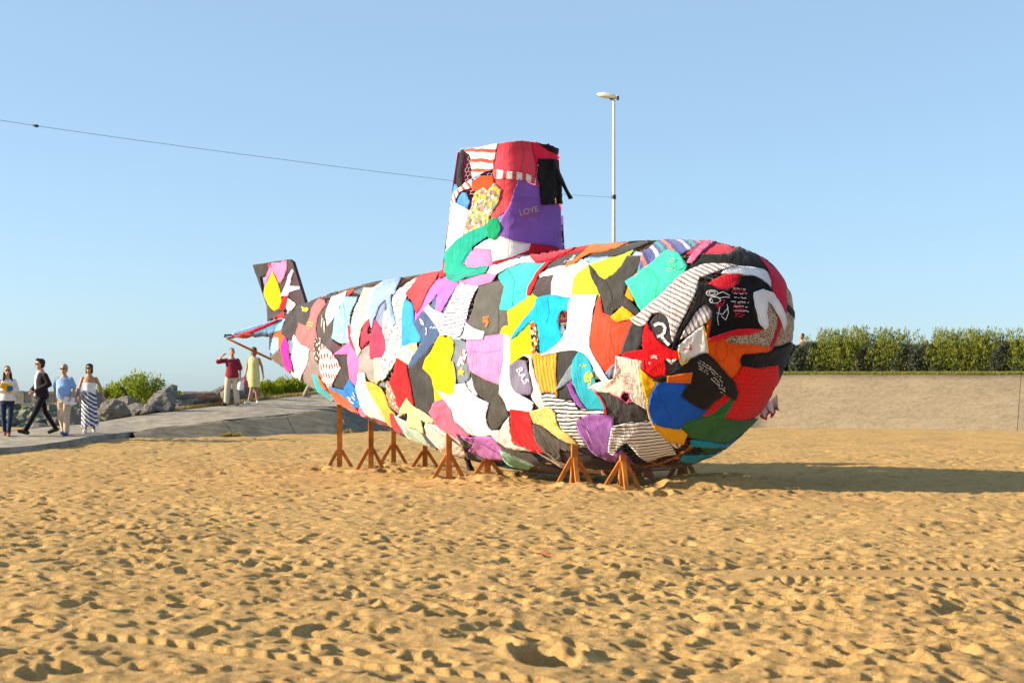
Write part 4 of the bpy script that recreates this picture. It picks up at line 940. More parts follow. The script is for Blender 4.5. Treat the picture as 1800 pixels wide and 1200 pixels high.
# --- hull, front half (crops C, F)
g_('c5c', 'vest', 'C', S('#2c2a2c'), [(580, 85), (660, 95), (560, 150), (470, 140)])
g_('c5', 'jumper', 'C', S('#3a3836'), [(805, 80), (1010, 45), (905, 92), (790, 142), (660, 178), (528, 218), (540, 160), (680, 118)])
g_('c1', 't_shirt', 'C', S('#4a4246'), [(246, 242), (330, 180), (470, 128), (550, 148), (452, 206), (380, 242), (236, 280)])
g_('c2', 't_shirt', 'C', S('#4a4246'), [(196, 312), (334, 283), (292, 340), (288, 444), (200, 464), (136, 422), (160, 370)])
g_('c2b', 'sleeve', 'C', S('#eeecee'), [(197, 300), (300, 248), (384, 233), (384, 266), (320, 292), (202, 318)])
g_('c3', 'long_sleeve', 'C', S('#e81a1c'), [(345, 112), (590, 74), (545, 130), (420, 142), (280, 202), (232, 260), (182, 330), (132, 444), (112, 444), (128, 370), (208, 250), (280, 178)])
g_('c4', 't_shirt', 'C', S('#f07030'), [(590, 74), (840, 62), (702, 117), (560, 152), (430, 222), (378, 274), (388, 220), (500, 150)])
g_('c5b', 'jeans', 'C', S('#8fb4d8'), [(526, 190), (694, 168), (560, 224), (497, 217)])
g_('c6', 'top', 'C', ('dots', '#f0efef', '#a8a8b0', .05, .2), [(497, 200), (560, 227), (684, 182), (560, 242), (470, 272), (442, 340), (433, 464), (282, 444), (288, 340), (328, 285), (385, 258)])
g_('c7b', 'vest', 'C', S('#a8c4dc'), [(850, 130), (935, 140), (905, 185), (830, 180)])
g_('c7', 't_shirt', 'C', ('stripe', '#c9df34', '#b4c81e', .06, .3, 10), [(864, 127), (800, 200), (732, 272), (660, 328), (622, 440), (600, 464), (588, 432), (427, 464), (438, 340), (478, 280), (570, 233), (680, 188), (760, 158)])
g_('c9', 'vest', 'C', S('#f2991c'), [(905, 225), (925, 250), (860, 330), (830, 385), (862, 480), (786, 445), (805, 370)])
g_('c8', 't_shirt', 'C', S('#423f3d'), [(815, 173), (914, 166), (902, 230), (852, 300), (812, 370), (790, 440), (852, 500), (920, 583), (830, 573), (780, 517), (722, 542), (690, 635), (660, 592), (617, 582), (638, 480), (618, 420), (567, 320), (548, 238), (602, 300), (655, 332), (732, 280)])
g_('c13', 't_shirt', 'C', S('#ea4a30'), [(625, 446), (642, 560), (702, 590), (770, 622), (855, 608), (843, 660), (782, 830), (722, 880), (722, 920), (662, 994), (598, 952), (547, 830), (552, 640), (590, 500)])
g_('c9b', 't_shirt', 'C', S('#f2aa1e'), [(780, 517), (865, 580), (843, 602), (740, 624), (702, 592)])
g_('c14', 'trousers', 'C', S('#454447'), [(843, 638), (924, 648), (912, 760), (852, 874), (776, 862), (768, 842)])
g_('c15', 'jeans', 'C', S('#70849c'), [(724, 912), (726, 985), (672, 1035), (640, 1010)])
g_('c11', 't_shirt', 'C', S('#12a8ce'), [(178, 470), (250, 442), (414, 458), (420, 500), (402, 547), (350, 543), (328, 590), (338, 680), (364, 742), (290, 802), (215, 860), (188, 832), (188, 700), (150, 612), (80, 682), (-4, 760), (60, 650), (160, 520)])
g_('f1b', 'scarf', 'C', ('floral', '#2c2420', '#e8a030', '#2c2420', '#d8502a', '#f0e0b0', .04), [(137, 620), (172, 640), (186, 740), (192, 840), (150, 850), (140, 740)])
g_('c10s', 'vest', 'F', S('#3c3c3e'), [(313, 82), (400, 62), (464, 72), (444, 130), (424, 180), (400, 300), (428, 402), (328, 402), (313, 280)])
g_('f1', 'striped_t_shirt', 'F', ('stripe', '#f2a63a', '#a86a2a', .06, .28, 88), [(148, 88), (318, 82), (312, 240), (328, 393), (290, 362), (208, 358), (178, 250)])
g_('f3', 'sleeve', 'F', S('#7c8a96'), [(444, 130), (444, 232), (392, 292), (312, 340), (350, 270)])
g_('f4', 't_shirt', 'F', S('#2ca9c0'), [(475, 72), (522, 100), (562, 180), (584, 270), (604, 340), (642, 420), (660, 484), (520, 479), (478, 400), (437, 300), (428, 200), (438, 130)])
g_('f5', 'legging', 'F', S('#8c4eaa'), [(392, 300), (422, 293), (453, 370), (524, 474), (470, 452), (428, 390)])
g_('c12', 't_shirt', 'C', S('#f5f4f6'), [(448, 437), (604, 437), (592, 480), (562, 620), (547, 760), (552, 810), (602, 900), (685, 1030), (650, 1050), (598, 982), (538, 872), (490, 832), (400, 822), (216, 858), (330, 770), (380, 690), (402, 540), (418, 470)])
g_('f7', 'vest', 'F', S('#474547'), [(592, 343), (690, 355), (740, 365), (790, 432), (850, 408), (952, 470), (980, 548), (880, 564), (800, 574), (718, 584), (698, 522), (678, 512), (648, 420)])
g_('f8', 't_shirt', 'F', S('#ecdfce'), [(733, 102), (914, 132), (912, 200), (927, 330), (948, 474), (850, 412), (830, 362), (780, 350), (765, 392), (700, 362), (590, 342), (536, 326), (580, 300), (717, 260), (732, 180)])
g_('f6', 'striped_t_shirt', 'F', ('stripe', '#f0eff0', '#2c2c34', .062, .42, 0), [(212, 380), (300, 353), (332, 402), (440, 420), (470, 472), (664, 478), (657, 504), (590, 513), (470, 543), (458, 600), (500, 680), (534, 744), (470, 722), (368, 642), (318, 540), (278, 460), (240, 462)])
g_('f9', 't_shirt', 'F', S('#f2dc80'), [(136, 490), (250, 452), (302, 490), (332, 600), (412, 660), (474, 734), (390, 708), (298, 662), (218, 592), (158, 572)])
g_('f14', 'trousers', 'F', S('#3a3034'), [(330, 760), (420, 790), (560, 812), (650, 822), (765, 862), (742, 895), (560, 894), (398, 852)])
g_('f14b', 'skirt', 'F', S('#a8927c'), [(180, 772), (330, 842), (550, 892), (742, 892), (640, 920), (520, 914), (338, 874)])
g_('f10', 'jumper', 'F', S('#57524e'), [(148, 578), (220, 600), (300, 662), (390, 712), (480, 737), (586, 792), (560, 809), (420, 772), (338, 747), (352, 834), (288, 813), (218, 752), (168, 682)])
g_('f11', 't_shirt', 'F', S('#9d62bb'), [(458, 560), (520, 518), (620, 503), (719, 518), (718, 590), (693, 650), (693, 770), (720, 792), (770, 760), (866, 864), (780, 854), (648, 818), (558, 762), (518, 702), (468, 622)])
g_('f12b', 'striped_sleeve', 'F', ('stripe', '#f2f1f3', '#30303c', .065, .3, 60), [(983, 557), (1060, 618), (1194, 710), (1172, 749), (1090, 724), (1028, 682)])
g_('f12', 'striped_t_shirt', 'F', ('stripe', '#f2f1f3', '#30303c', .065, .3, -6), [(708, 590), (800, 568), (900, 558), (982, 558), (1062, 640), (1155, 793), (1060, 804), (958, 845), (918, 822), (868, 772), (800, 702), (742, 752), (715, 794), (678, 772), (693, 660)])
# --- bow (crops D, G)
g_('g8', 'trousers', 'G', S('#191416'), [(1058, 0), (1092, -10), (1074, 150), (1042, 240), (1000, 330), (910, 440), (868, 485), (930, 390), (958, 310), (988, 280), (988, 170)])
g_('g6', 'vest', 'G', S('#1c1618'), [(780, 615), (858, 530), (845, 620), (760, 700), (745, 690)])
g_('g6b', 'scarf', 'G', S('#c0184c'), [(778, 612), (855, 560), (838, 596), (790, 622)])
g_('d1', 'striped_shirt', 'D', ('multi', '#5d629c', '#5d629c', '#d8d8e8', '#5d629c', '#3fa89c', '#5d629c', '#e88070', '#4a4f88', .42, 62), [(45, 172), (180, 86), (330, 66), (525, 52), (402, 142), (310, 192), (208, 162), (118, 252), (4, 335), (28, 240)])
g_('d2', 't_shirt', 'D', S('#dc1844'), [(515, 58), (605, 66), (708, 124), (720, 158), (640, 199), (560, 188), (430, 188), (352, 192), (430, 130)])
g_('d8', 'leopard_top', 'D', ('leopard', '#bda793', '#241c1c', .024, .84), [(605, 762), (800, 738), (905, 700), (908, 522), (960, 558), (990, 618), (1030, 600), (1032, 402), (1082, 448), (1122, 580), (1126, 660), (1098, 784), (1000, 824), (920, 839), (800, 829), (640, 814)])
g_('d10', 'vest', 'D', S('#1a1618'), [(1036, 526), (1130, 625), (1122, 648), (1036, 574)])
g_('d3', 'jumper', 'D', S('#1d191b'), [(375, 274), (428, 190), (640, 188), (708, 142), (835, 182), (905, 255), (914, 304), (800, 293), (620, 263), (480, 268), (386, 304)])
g_('d2b', 'scarf', 'D', S('#ee6894'), [(548, 64), (596, 68), (472, 167), (387, 254), (346, 254), (408, 170)])
g_('d5', 'top', 'D', S('#eeecf0'), [(596, 322), (640, 283), (760, 278), (840, 288), (902, 308), (946, 370), (944, 426), (880, 373), (740, 333)])
g_('d9', 'long_sleeve', 'D', S('#cc1640'), [(826, 176), (884, 205), (964, 276), (1026, 345), (1046, 400), (1038, 560), (1033, 656), (1000, 584), (948, 474), (938, 372), (898, 272)])
g_('d9b', 'sleeve', 'D', S('#cc1640'), [(983, 596), (1013, 650), (982, 760), (930, 876), (917, 862), (958, 770), (984, 680)])
g_('d11', 't_shirt', 'D', S('#f25e14'), [(492, 650), (522, 637), (512, 760), (502, 797), (600, 772), (650, 813), (800, 823), (930, 839), (902, 884), (760, 887), (730, 922), (738, 972), (692, 1054), (660, 1064), (598, 1002), (538, 932), (498, 882), (487, 800)])
g_('c17', 't_shirt', 'C', S('#4a4648'), [(998, 592), (1060, 556), (1112, 578), (1146, 640), (1146, 722), (1104, 794), (1000, 724), (966, 640)])
g_('c17b', 't_shirt', 'C', S('#4a4648'), [(1070, 870), (1185, 860), (1200, 960), (1150, 990), (1080, 995)])
g_('c10', 't_shirt', 'D', S('#44d8b0'), [(156, 202), (215, 162), (287, 178), (350, 270), (333, 313), (250, 383), (180, 463), (112, 543), (45, 615), (-4, 530), (-42, 450), (-80, 385), (0, 338), (90, 268)])
g_('d4', 'striped_cardigan', 'D', ('stripe', '#f0e8e4', '#9c8682', .062, .4, 30), [(620, 263), (705, 274), (622, 292), (432, 352), (422, 420), (392, 500), (332, 620), (282, 722), (250, 804), (238, 742), (218, 642), (168, 602), (110, 602), (50, 694), (0, 684), (-48, 642), (0, 622), (90, 538), (150, 488), (240, 398), (320, 328), (480, 263)])
g_('d4b', 'striped_sleeve', 'D', ('stripe', '#f0e8e4', '#9c8682', .062, .4, 65), [(480, 537), (523, 578), (523, 622), (462, 684), (306, 784), (368, 650), (420, 588)])
g_('d12', 'top', 'D', S('#f2ece9'), [(297, 828), (400, 738), (462, 687), (482, 760), (498, 873), (470, 893), (380, 923), (308, 964), (288, 880)])
g_('c16', 't_shirt', 'C', S('#e4101c'), [(950, 624), (1002, 720), (1072, 790), (1174, 838), (1184, 889), (1077, 882), (1083, 992), (1000, 1018), (928, 992), (913, 892), (775, 862), (798, 840), (920, 820), (925, 700)])
g_('d6r', 'neckline', 'D', S('#e02030'), [(492, 405), (560, 357), (640, 331), (740, 331), (692, 408), (640, 439), (560, 434)])
g_('d6', 'graphic_t_shirt', 'D', S('#171315'), [(428, 400), (500, 400), (560, 432), (620, 437), (690, 412), (733, 338), (830, 347), (932, 418), (955, 462), (850, 440), (820, 480), (820, 540), (842, 640), (874, 718), (760, 713), (660, 728), (560, 763), (497, 794), (518, 680), (523, 590), (480, 538), (440, 560), (380, 640), (320, 740), (246, 856), (268, 790), (368, 590), (418, 480)])
g_('d6t', 'hem', 'D', S('#e02030'), [(498, 783), (620, 735), (760, 710), (878, 715), (800, 742), (640, 768), (498, 803)])
g_('d7', 'white_sleeve', 'D', S('#eeeef4'), [(818, 460), (880, 437), (954, 470), (1004, 560), (1034, 650), (1024, 726), (990, 640), (950, 560), (914, 518), (905, 600), (912, 692), (890, 719), (858, 682), (838, 600), (818, 530)])
g_('d13', 'trousers', 'D', S('#171315'), [(738, 893), (880, 878), (1000, 848), (1090, 804), (1070, 944), (1034, 984), (990, 964), (850, 984), (738, 974), (722, 930)])
g_('d14', 'lace_top', 'G', ('dots', '#ea1a14', '#8a0808', .065, .17), [(738, 172), (860, 187), (984, 162), (994, 280), (952, 330), (932, 400), (872, 494), (750, 556), (597, 540), (650, 450), (702, 370), (702, 320), (667, 260)])
g_('g4', 't_shirt', 'G', S('#35703f'), [(655, 388), (684, 403), (642, 480), (602, 542), (750, 553), (866, 530), (784, 612), (632, 714), (500, 704), (368, 664), (292, 602), (350, 553), (480, 518), (580, 448)])
g_('g3', 'sleeve', 'G', S('#d81424'), [(612, 357), (660, 384), (582, 453), (480, 525), (451, 517), (540, 430)])
g_('c20', 't_shirt', 'G', S('#f8b61c'), [(22, 186), (80, 238), (155, 290), (100, 370), (85, 470), (106, 560), (200, 590), (292, 602), (350, 650), (322, 719), (228, 694), (148, 624), (98, 562), (73, 472), (58, 370), (33, 280)])
g_('c19', 't_shirt', 'G', S('#2064d8'), [(137, 298), (250, 277), (369, 282), (342, 340), (315, 382), (400, 440), (494, 472), (430, 532), (350, 562), (290, 609), (208, 594), (108, 564), (82, 470), (98, 380)])
g_('g1', 'graphic_t_shirt', 'G', S('#2c2726'), [(480, 76), (542, 130), (622, 220), (684, 290), (704, 370), (682, 404), (612, 362), (532, 432), (480, 475), (400, 442), (312, 382), (350, 310), (386, 218), (215, 242), (200, 272), (106, 272), (250, 208), (400, 108)])
g_('g2', 't_shirt', 'G', S('#f07420'), [(213, 240), (388, 214), (372, 289), (213, 282)])
g_('g5b', 'vest', 'G', S('#2a5a30'), [(438, 738), (625, 738), (582, 773), (488, 798)])
g_('g5', 'swimsuit', 'G', S('#149cca'), [(378, 688), (500, 700), (640, 710), (786, 616), (754, 695), (642, 776), (510, 806), (370, 855), (301, 832), (318, 798), (500, 788), (600, 768), (622, 742), (480, 738), (376, 732)])
# --- tower (crop T)
g_('T17', 'vest', 'T', S('#232026'), [(232, 156), (272, 158), (262, 220), (240, 330), (245, 440), (228, 455), (198, 432), (212, 280)])
g_('T16', 't_shirt', 'T', S('#4f8ee0'), [(190, 430), (225, 470), (190, 560), (240, 500), (275, 508), (308, 572), (282, 645), (192, 584), (160, 560)])
g_('T2', 't_shirt', 'T', S('#f04c5e'), [(528, 106), (830, 84), (995, 188), (1004, 254), (860, 232), (842, 332), (830, 390), (700, 352), (600, 332), (498, 312), (508, 200)])
g_('T2b', 'sleeve', 'T', S('#ee2048'), [(798, 92), (842, 96), (1004, 188), (1004, 254), (850, 237), (846, 305)])
g_('T7', 't_shirt', 'T', S('#ec5058'), [(497, 405), (600, 392), (705, 402), (682, 480), (642, 622), (560, 683), (436, 765), (488, 680), (548, 560), (558, 490), (508, 430)])
g_('T1', 'striped_t_shirt', 'T', ('stripe', '#f6f0ee', '#e84a3c', .15, .38, 8), [(265, 158), (533, 106), (512, 200), (497, 312), (410, 342), (328, 384), (318, 290), (308, 200)])
g_('T1b', 'striped_sleeve', 'T', ('stripe', '#f6f0ee', '#e84a3c', .15, .42, 92), [(497, 308), (600, 328), (740, 348), (834, 388), (832, 434), (740, 402), (600, 392), (497, 392)])
g_('T1c', 'striped_sleeve', 'T', ('stripe', '#f6f0ee', '#e84a3c', .11, .42, 50), [(324, 396), (322, 462), (240, 493), (180, 605), (160, 592), (182, 520), (258, 438)])
g_('T5', 't_shirt', 'T', S('#f04a22'), [(327, 420), (380, 378), (497, 366), (503, 430), (470, 484), (380, 493), (327, 477)])
g_('T15', 'vest', 'T', S('#f4f1f2'), [(190, 584), (304, 650), (262, 800), (240, 864), (108, 986), (88, 942), (122, 800), (152, 640)])
g_('T6', 'floral_blouse', 'T', ('floral', '#8c8c74', '#d8d4c4', '#6c7060', '#e8b83a', '#d87878', '#a0b070', '#8c8c84', .045), [(510, 427), (564, 480), (542, 570), (482, 680), (432, 772), (340, 813), (256, 845), (288, 720), (328, 600), (348, 508), (420, 468), (460, 490)])
g_('T12', 't_shirt', 'T', S('#ee82b8'), [(348, 952), (488, 948), (498, 1082), (440, 1113), (300, 1113), (266, 1082)])
g_('T18', 'long_sleeve', 'T', S('#e03038'), [(96, 985), (118, 1000), (122, 1100), (105, 1185), (60, 1205), (62, 1150), (88, 1080)])
g_('Tp', 't_shirt', 'B', S('#ee80b4'), [(668, 268), (760, 232), (900, 198), (945, 205), (900, 262), (810, 290), (720, 282)])
g_('T14', 't_shirt', 'T', S('#efedee'), [(436, 1152), (520, 1073), (700, 1012), (800, 1007), (844, 1072), (740, 1072), (620, 1113), (528, 1168)])
g_('T13', 't_shirt', 'T', S('#e01434'), [(788, 912), (960, 928), (1040, 962), (1210, 940), (960, 1053), (840, 1083), (770, 982), (497, 1090), (497, 1062), (640, 1010)])
g_('T11', 't_shirt', 'T', S('#efecec'), [(538, 857), (640, 888), (794, 912), (777, 968), (640, 1022), (497, 1064), (488, 960), (350, 951), (440, 888)])
g_('T10', 't_shirt', 'T', S('#179c88'), [(115, 990), (250, 850), (442, 766), (460, 852), (330, 950), (243, 1085), (310, 1108), (474, 1094), (440, 1153), (290, 1198), (210, 1234), (126, 1213), (110, 1080)])
g_('T8', 't_shirt', 'T', S('#8e61bb'), [(700, 402), (780, 430), (875, 458), (885, 588), (992, 588), (1036, 618), (1048, 965), (960, 933), (800, 913), (640, 883), (546, 843), (558, 720), (620, 620), (668, 480)])
g_('T9', 'cap', 'T', S('#129c6c'), [(500, 702), (535, 718), (553, 760), (548, 830), (520, 872), (490, 883), (458, 862), (448, 800), (458, 740)])
g_('T3', 'hat', 'T', S('#161417'), [(828, 76), (940, 80), (1016, 98), (1006, 192), (940, 162), (870, 112)])
g_('T4', 'trousers', 'T', S('#161417'), [(848, 234), (1003, 238), (1022, 330), (1034, 440), (1044, 590), (1000, 594), (985, 480), (980, 598), (878, 597), (858, 440), (838, 380)], extra=.02)
# --- prints on the clothes (pieces of their garments)
def rnd_scrib(cx, cy, wd, h, n, seed, slope=0):
    r = random.Random(seed); out = []
    for i in range(n):
        y = cy + h * (i / max(1, n - 1) - .5); x0 = cx - wd / 2 * r.uniform(.5, 1); x1 = cx + wd / 2 * r.uniform(.5, 1); q = []; x = x0
        while x < x1:
            q.append((x, y + r.uniform(-4.5, 4.5) + slope * (x - cx))); x += r.uniform(3, 6)
            if r.random() < .12 and len(q) > 1: out.append(q); q = []; x += 7
        if len(q) > 1: out.append(q)
    return out
def circ(cx, cy, rx, ry, n=14): return [(cx + rx * math.cos(6.2832 * i / n), cy + ry * math.sin(6.2832 * i / n)) for i in range(n + 1)]
lettering(GAR['T8'], 'T', 'LOVE', (708, 690), 66, 14, '#b9a58e', stretch=.95)
lettering(GAR['T8'], 'T', 'PEACE', (735, 716), 52, 10, '#a8587e', .082, stretch=.98)
lettering(GAR['b20'], 'E', 'B.A.S', (1075, 195), 62, -62, '#f0eef2', stretch=.9)
ribbon(GAR['d6'], 'D', [circ(525, 465, 40, 20), circ(525, 465, 22, 10), circ(545, 512, 38, 22), circ(520, 520, 10, 12), [(560, 470), (600, 455), (650, 480)], [(570, 500), (610, 490), (648, 492)]] + rnd_scrib(720, 510, 150, 150, 6, 4, .05) + [[(580, 560), (560, 640), (570, 685)], [(630, 540), (640, 600), (620, 650), (590, 620)], [(555, 600), (600, 610), (640, 560)]], 1.1, '#e8e6ea', .10)
ribbon(GAR['d6'], 'D', rnd_scrib(705, 445, 150, 30, 3, 9, .05) + rnd_scrib(715, 580, 90, 90, 6, 10, .1) + [[(550, 560), (580, 515), (615, 510), (600, 545), (560, 570), (590, 530)]] , 1.6, '#c8283c', .104)
ribbon(GAR['g1'], 'G', rnd_scrib(470, 180, 110, 60, 4, 21, .6) + rnd_scrib(560, 260, 110, 70, 4, 22, .9) + rnd_scrib(590, 330, 50, 40, 3, 23, .5), 1.0, '#d4d0d2', .10)
ribbon(GAR['c17'], 'C', [[(1000, 650), (1030, 635), (1060, 640), (1078, 665), (1070, 700), (1050, 720), (1020, 725)], [(1050, 720), (1080, 760), (1105, 785)]], 5, '#e8e4e2', .09)
ribbon(GAR['c17b'], 'C', [[(1090, 880), (1120, 915), (1150, 880)], [(1105, 885), (1122, 905), (1135, 882)]], 3, '#e8e4e2', .09)
ribbon(GAR['f8'], 'F', rnd_scrib(805, 275, 90, 100, 8, 31, .02), 1.0, '#b85a62', .10)
ribbon(GAR['f8'], 'F', [[(765, 388), (775, 362), (800, 350), (825, 362), (832, 395), (808, 428), (785, 415), (765, 388)], [(700, 362), (765, 390), (806, 430)], [(806, 430), (850, 412)], [(540, 326), (580, 330), (600, 342)], [(732, 110), (732, 180), (717, 258)]], 1.6, '#d8568c', .10)
ribbon(GAR['f7'], 'F', [[(595, 350), (625, 385), (655, 440), (672, 508)]], 3.2, '#a8202e', .09)
ribbon(GAR['f4'], 'F', rnd_scrib(545, 245, 70, 60, 6, 41, -.2) + rnd_scrib(507, 165, 50, 14, 2, 42, -.15) + rnd_scrib(552, 298, 26, 10, 2, 43), 2.0, '#d8c832', .09)
ribbon(GAR['c16'], 'C', [[(978, 862), (998, 856), (1020, 864)], [(978, 876), (1000, 868), (1022, 880)], [(962, 905), (972, 905), (968, 920)]], 2.0, '#f0dcdc', .10)
ribbon(GAR['b6'], 'B', [[(400, 525), (420, 545), (425, 570), (410, 560), (400, 530)], [(440, 585), (445, 610), (440, 640)], [(470, 590), (480, 580), (490, 590), (500, 582), (512, 592)]], 1.2, '#d4dce8', .075)
ribbon(GAR['b8'], 'B', [[(840, 520), (860, 515), (885, 510)], [(845, 535), (880, 545), (858, 580)], [(850, 525), (870, 560), (866, 580)], [(842, 548), (876, 530)]], 2.6, '#d8682a', .08)
ribbon(GAR['b15'], 'B', [[(693, 862), (698, 885), (712, 888), (702, 898), (706, 918), (692, 906), (678, 918), (684, 898), (672, 888), (688, 885), (693, 862)], [(684, 892), (700, 892)], [(690, 880), (694, 905)]], 2.4, '#e8b43c', .08)
ribbon(GAR['b15'], 'B', [[(695, 740), (698, 790), (715, 830)]], 4, '#d04848', .08); ribbon(GAR['b15'], 'B', [[(668, 850), (690, 800), (716, 742)], [(700, 840), (722, 770)]], 5, '#d8e0ea', .076); ribbon(GAR['b15'], 'B', [[(628, 820), (645, 880), (655, 965)]], 3, '#e0a03c', .076)
ribbon(GAR['a2'], 'A', [[(650, 555), (670, 550), (690, 560)], [(648, 575), (668, 570), (688, 580)], [(655, 595), (672, 590)]], 1.6, '#e8a83c', .07)
ribbon(GAR['a1b'], 'A', [[(606, 445), (625, 455), (640, 450), (655, 462), (640, 472), (615, 470)], [(612, 462), (648, 464)]], 2.4, '#e8d020', .06)
ribbon(GAR['a7'], 'A', [[(750, 500), (745, 580)], [(770, 540), (765, 620)], [(758, 520), (762, 600)]], 1.5, '#a8a29c', .06)
ribbon(GAR['a21'], 'A', [[(930, 1065), (955, 1080)], [(960, 1060), (985, 1085)], [(940, 1085), (975, 1110)], [(970, 1035), (985, 1060)]], 1.8, '#e8f0f8', .08)
ribbon(GAR['c1'], 'C', [[(370, 215), (400, 180), (420, 190), (440, 160)], [(390, 210), (430, 190), (450, 165)], [(410, 200), (440, 195)]], .9, '#d8d4d6', .08)
ribbon(GAR['c10'], 'D', [circ(285, 268, 45, 32)], 1.2, '#2aa888', .09); ribbon(GAR['c10'], 'D', rnd_scrib(240, 270, 70, 90, 6, 51, .1), .9, '#a8c89c', .09)
ribbon(GAR['d11'], 'D', [circ(590, 865, 42, 72)], .9, '#b03c08', .09); ribbon(GAR['d12'], 'D', [[(360, 850), (385, 855)], [(362, 815), (378, 835), (370, 860)], [(325, 855), (350, 850)]], 2.2, '#d03040', .09); ribbon(GAR['d12'], 'D', [[(300, 835), (290, 880), (310, 960)], [(465, 690), (482, 760), (496, 870)], [(312, 955), (325, 918), (370, 905), (350, 940), (312, 962)]], 1.6, '#e8c820', .09)
ribbon(GAR['f11'], 'F', [[(525, 610), (545, 660), (565, 710)]], 1.4, '#c8a8d8', .08)
ribbon(GAR['f6'], 'F', rnd_scrib(385, 520, 60, 50, 4, 61, .2), 1.0, '#d8d8dc', .09)

for key, crop, lines, c in [('b8', 'B', [[(945, 445), (950, 530), (948, 618)]], '#3a3836'), ('c12', 'C', [[(455, 470), (462, 620), (448, 815)]], '#c8c8d0'), ('c12', 'C', [[(395, 760), (470, 740), (545, 770)]], '#d0d0d6'), ('e8', 'E', [[(710, 300), (712, 380), (688, 440), (690, 520), (720, 585), (780, 650)]], '#a8aec4'), ('b11', 'B', [[(500, 690), (520, 705), (545, 695)]], '#c8a800'), ('b10', 'B', [[(760, 750), (860, 760), (960, 740)]], '#d86aa4'), ('c11', 'C', [[(250, 455), (265, 560), (240, 640)]], '#0c84a8'), ('c13', 'C', [[(700, 620), (690, 720), (720, 850)]], '#b8301c'),
                            ('c19', 'G', [[(110, 400), (180, 420), (240, 560)]], '#1848a8'), ('g4', 'G', [[(300, 600), (420, 560), (560, 520), (640, 480)]], '#5a9a62'), ('d11', 'D', [[(640, 840), (700, 900), (720, 980)]], '#c84808'), ('c8', 'C', [[(655, 332), (700, 420), (710, 520)]], '#2c2a28'), ('c10', 'D', [[(100, 300), (150, 380), (110, 520)]], '#2cb892'), ('b9', 'B', [[(1010, 180), (1060, 260), (1040, 440)]], '#24a098'), ('T2', 'T', [[(720, 110), (740, 200), (715, 340)]], '#c83048'), ('T8', 'T', [[(620, 640), (680, 700), (620, 860)]], '#6a4498'), ('T8', 'T', [[(660, 560), (760, 540), (870, 560)]], '#7a50a8'), ('a9', 'A', [[(900, 420), (915, 520), (900, 660)]], '#6ca8d0'), ('a10', 'A', [[(1060, 340), (1030, 460), (1000, 600)]], '#d0bc94'), ('a3', 'A', [[(590, 700), (580, 800), (595, 960)]], '#c0c8d8'), ('e1', 'E', [[(0, 260), (50, 400), (130, 545)]], '#ccc4c0'), ('e6', 'E', [[(460, 580), (560, 660), (700, 720)]], '#ccbcbc'), ('f11', 'F', [[(480, 570), (560, 650), (640, 800)]], '#7c4a98'), ('e9', 'E', [[(760, 680), (860, 730), (1000, 815)]], '#a854b0'), ('b13', 'E', [[(215, 300), (270, 250), (310, 190)]], '#b01018'), ('f9', 'F', [[(170, 500), (260, 520), (330, 620)]], '#d0b458')]:
    ribbon(GAR[key], crop, lines, .75, c, name='seam')
# --- clothes on the sides the photograph does not show
PAL = ['#3c3a3a', '#e04048', '#f0eef0', '#8fb0de', '#27a9bd', '#f2b040', '#e87bb8', '#57524e', '#9d62bb', '#1d191b', '#35703f', '#e4591a', '#c9c9cd', '#465b82']
rb = random.Random(21)
def free_cloth(fn, nfn, u0, u1, v0, v1, key, pal=PAL):
    n = 9; P = [[None] * n for _ in range(n)]; ju = [rb.uniform(-.16, .16) for _ in range(4)]; jv = [rb.uniform(-.16, .16) for _ in range(4)]
    V_, UV = [], []; off = rb.choice([.006, .012, .018]); sag = rb.uniform(.02, .12)
    for i in range(n):
        for j in range(n):
            a, b = i / (n - 1), j / (n - 1); w4 = [(1 - a) * (1 - b), a * (1 - b), a * b, (1 - a) * b]
            uu = a + sum(q * w_ for q, w_ in zip(ju, w4)) - sag * (a - .5) * 4 * b * (1 - b); vv = b + sum(q * w_ for q, w_ in zip(jv, w4)) - sag * (b - .5) * 4 * a * (1 - a)
            u = u0 + (u1 - u0) * uu; v = v0 + (v1 - v0) * vv; p = fn(u, v); q = p + nfn(u, v) * (off + .006 * noise.noise(p * 4)); V_.append(q); UV.append((a, b))
    f = [(i * n + j, (i + 1) * n + j, (i + 1) * n + j + 1, i * n + j + 1) for i in range(n - 1) for j in range(n - 1)]
    part(rb.choice(['t_shirt', 'jumper', 'shirt', 'top']), V_, f, cloth(S(rb.choice(pal))), uv=UV)
s_ = TAILS + .05
while s_ < BOWS - .75:
    r_, _z = prof_(s_ + .4); nseg = max(4, int(round(2 * math.pi * r_ / .95))); o0 = rb.random()
    for k in range(nseg):
        th = 2 * math.pi * (k + o0) / nseg; tm = th + math.pi / nseg
        c = hull(s_ + .4, tm); n_ = hull_n(s_ + .4, tm)
        worst = max(hull_n(min(BOWS - .05, s_ + a), th + b * 2 * math.pi / nseg).dot((CAMP - c).normalized()) for a in (0, .8) for b in (0, 1))
        if worst > .12 and n_.dot((CAMP - c).normalized()) > -.22: continue
        free_cloth(lambda u, v: hull(min(BOWS - .03, u), v), lambda u, v: hull_n(min(BOWS - .03, u), v), s_ - .06, s_ + .88, th - .06, th + 2 * math.pi / nseg + .06, k)
    s_ += .8
def tow_n(th, z): a = tower(th + .02, z) - tower(th - .02, z); return a.cross(UP).normalized() if a.cross(UP).dot(tower(th, z) - (P0 + AX * TS + UP * z)) > 0 else -a.cross(UP).normalized()
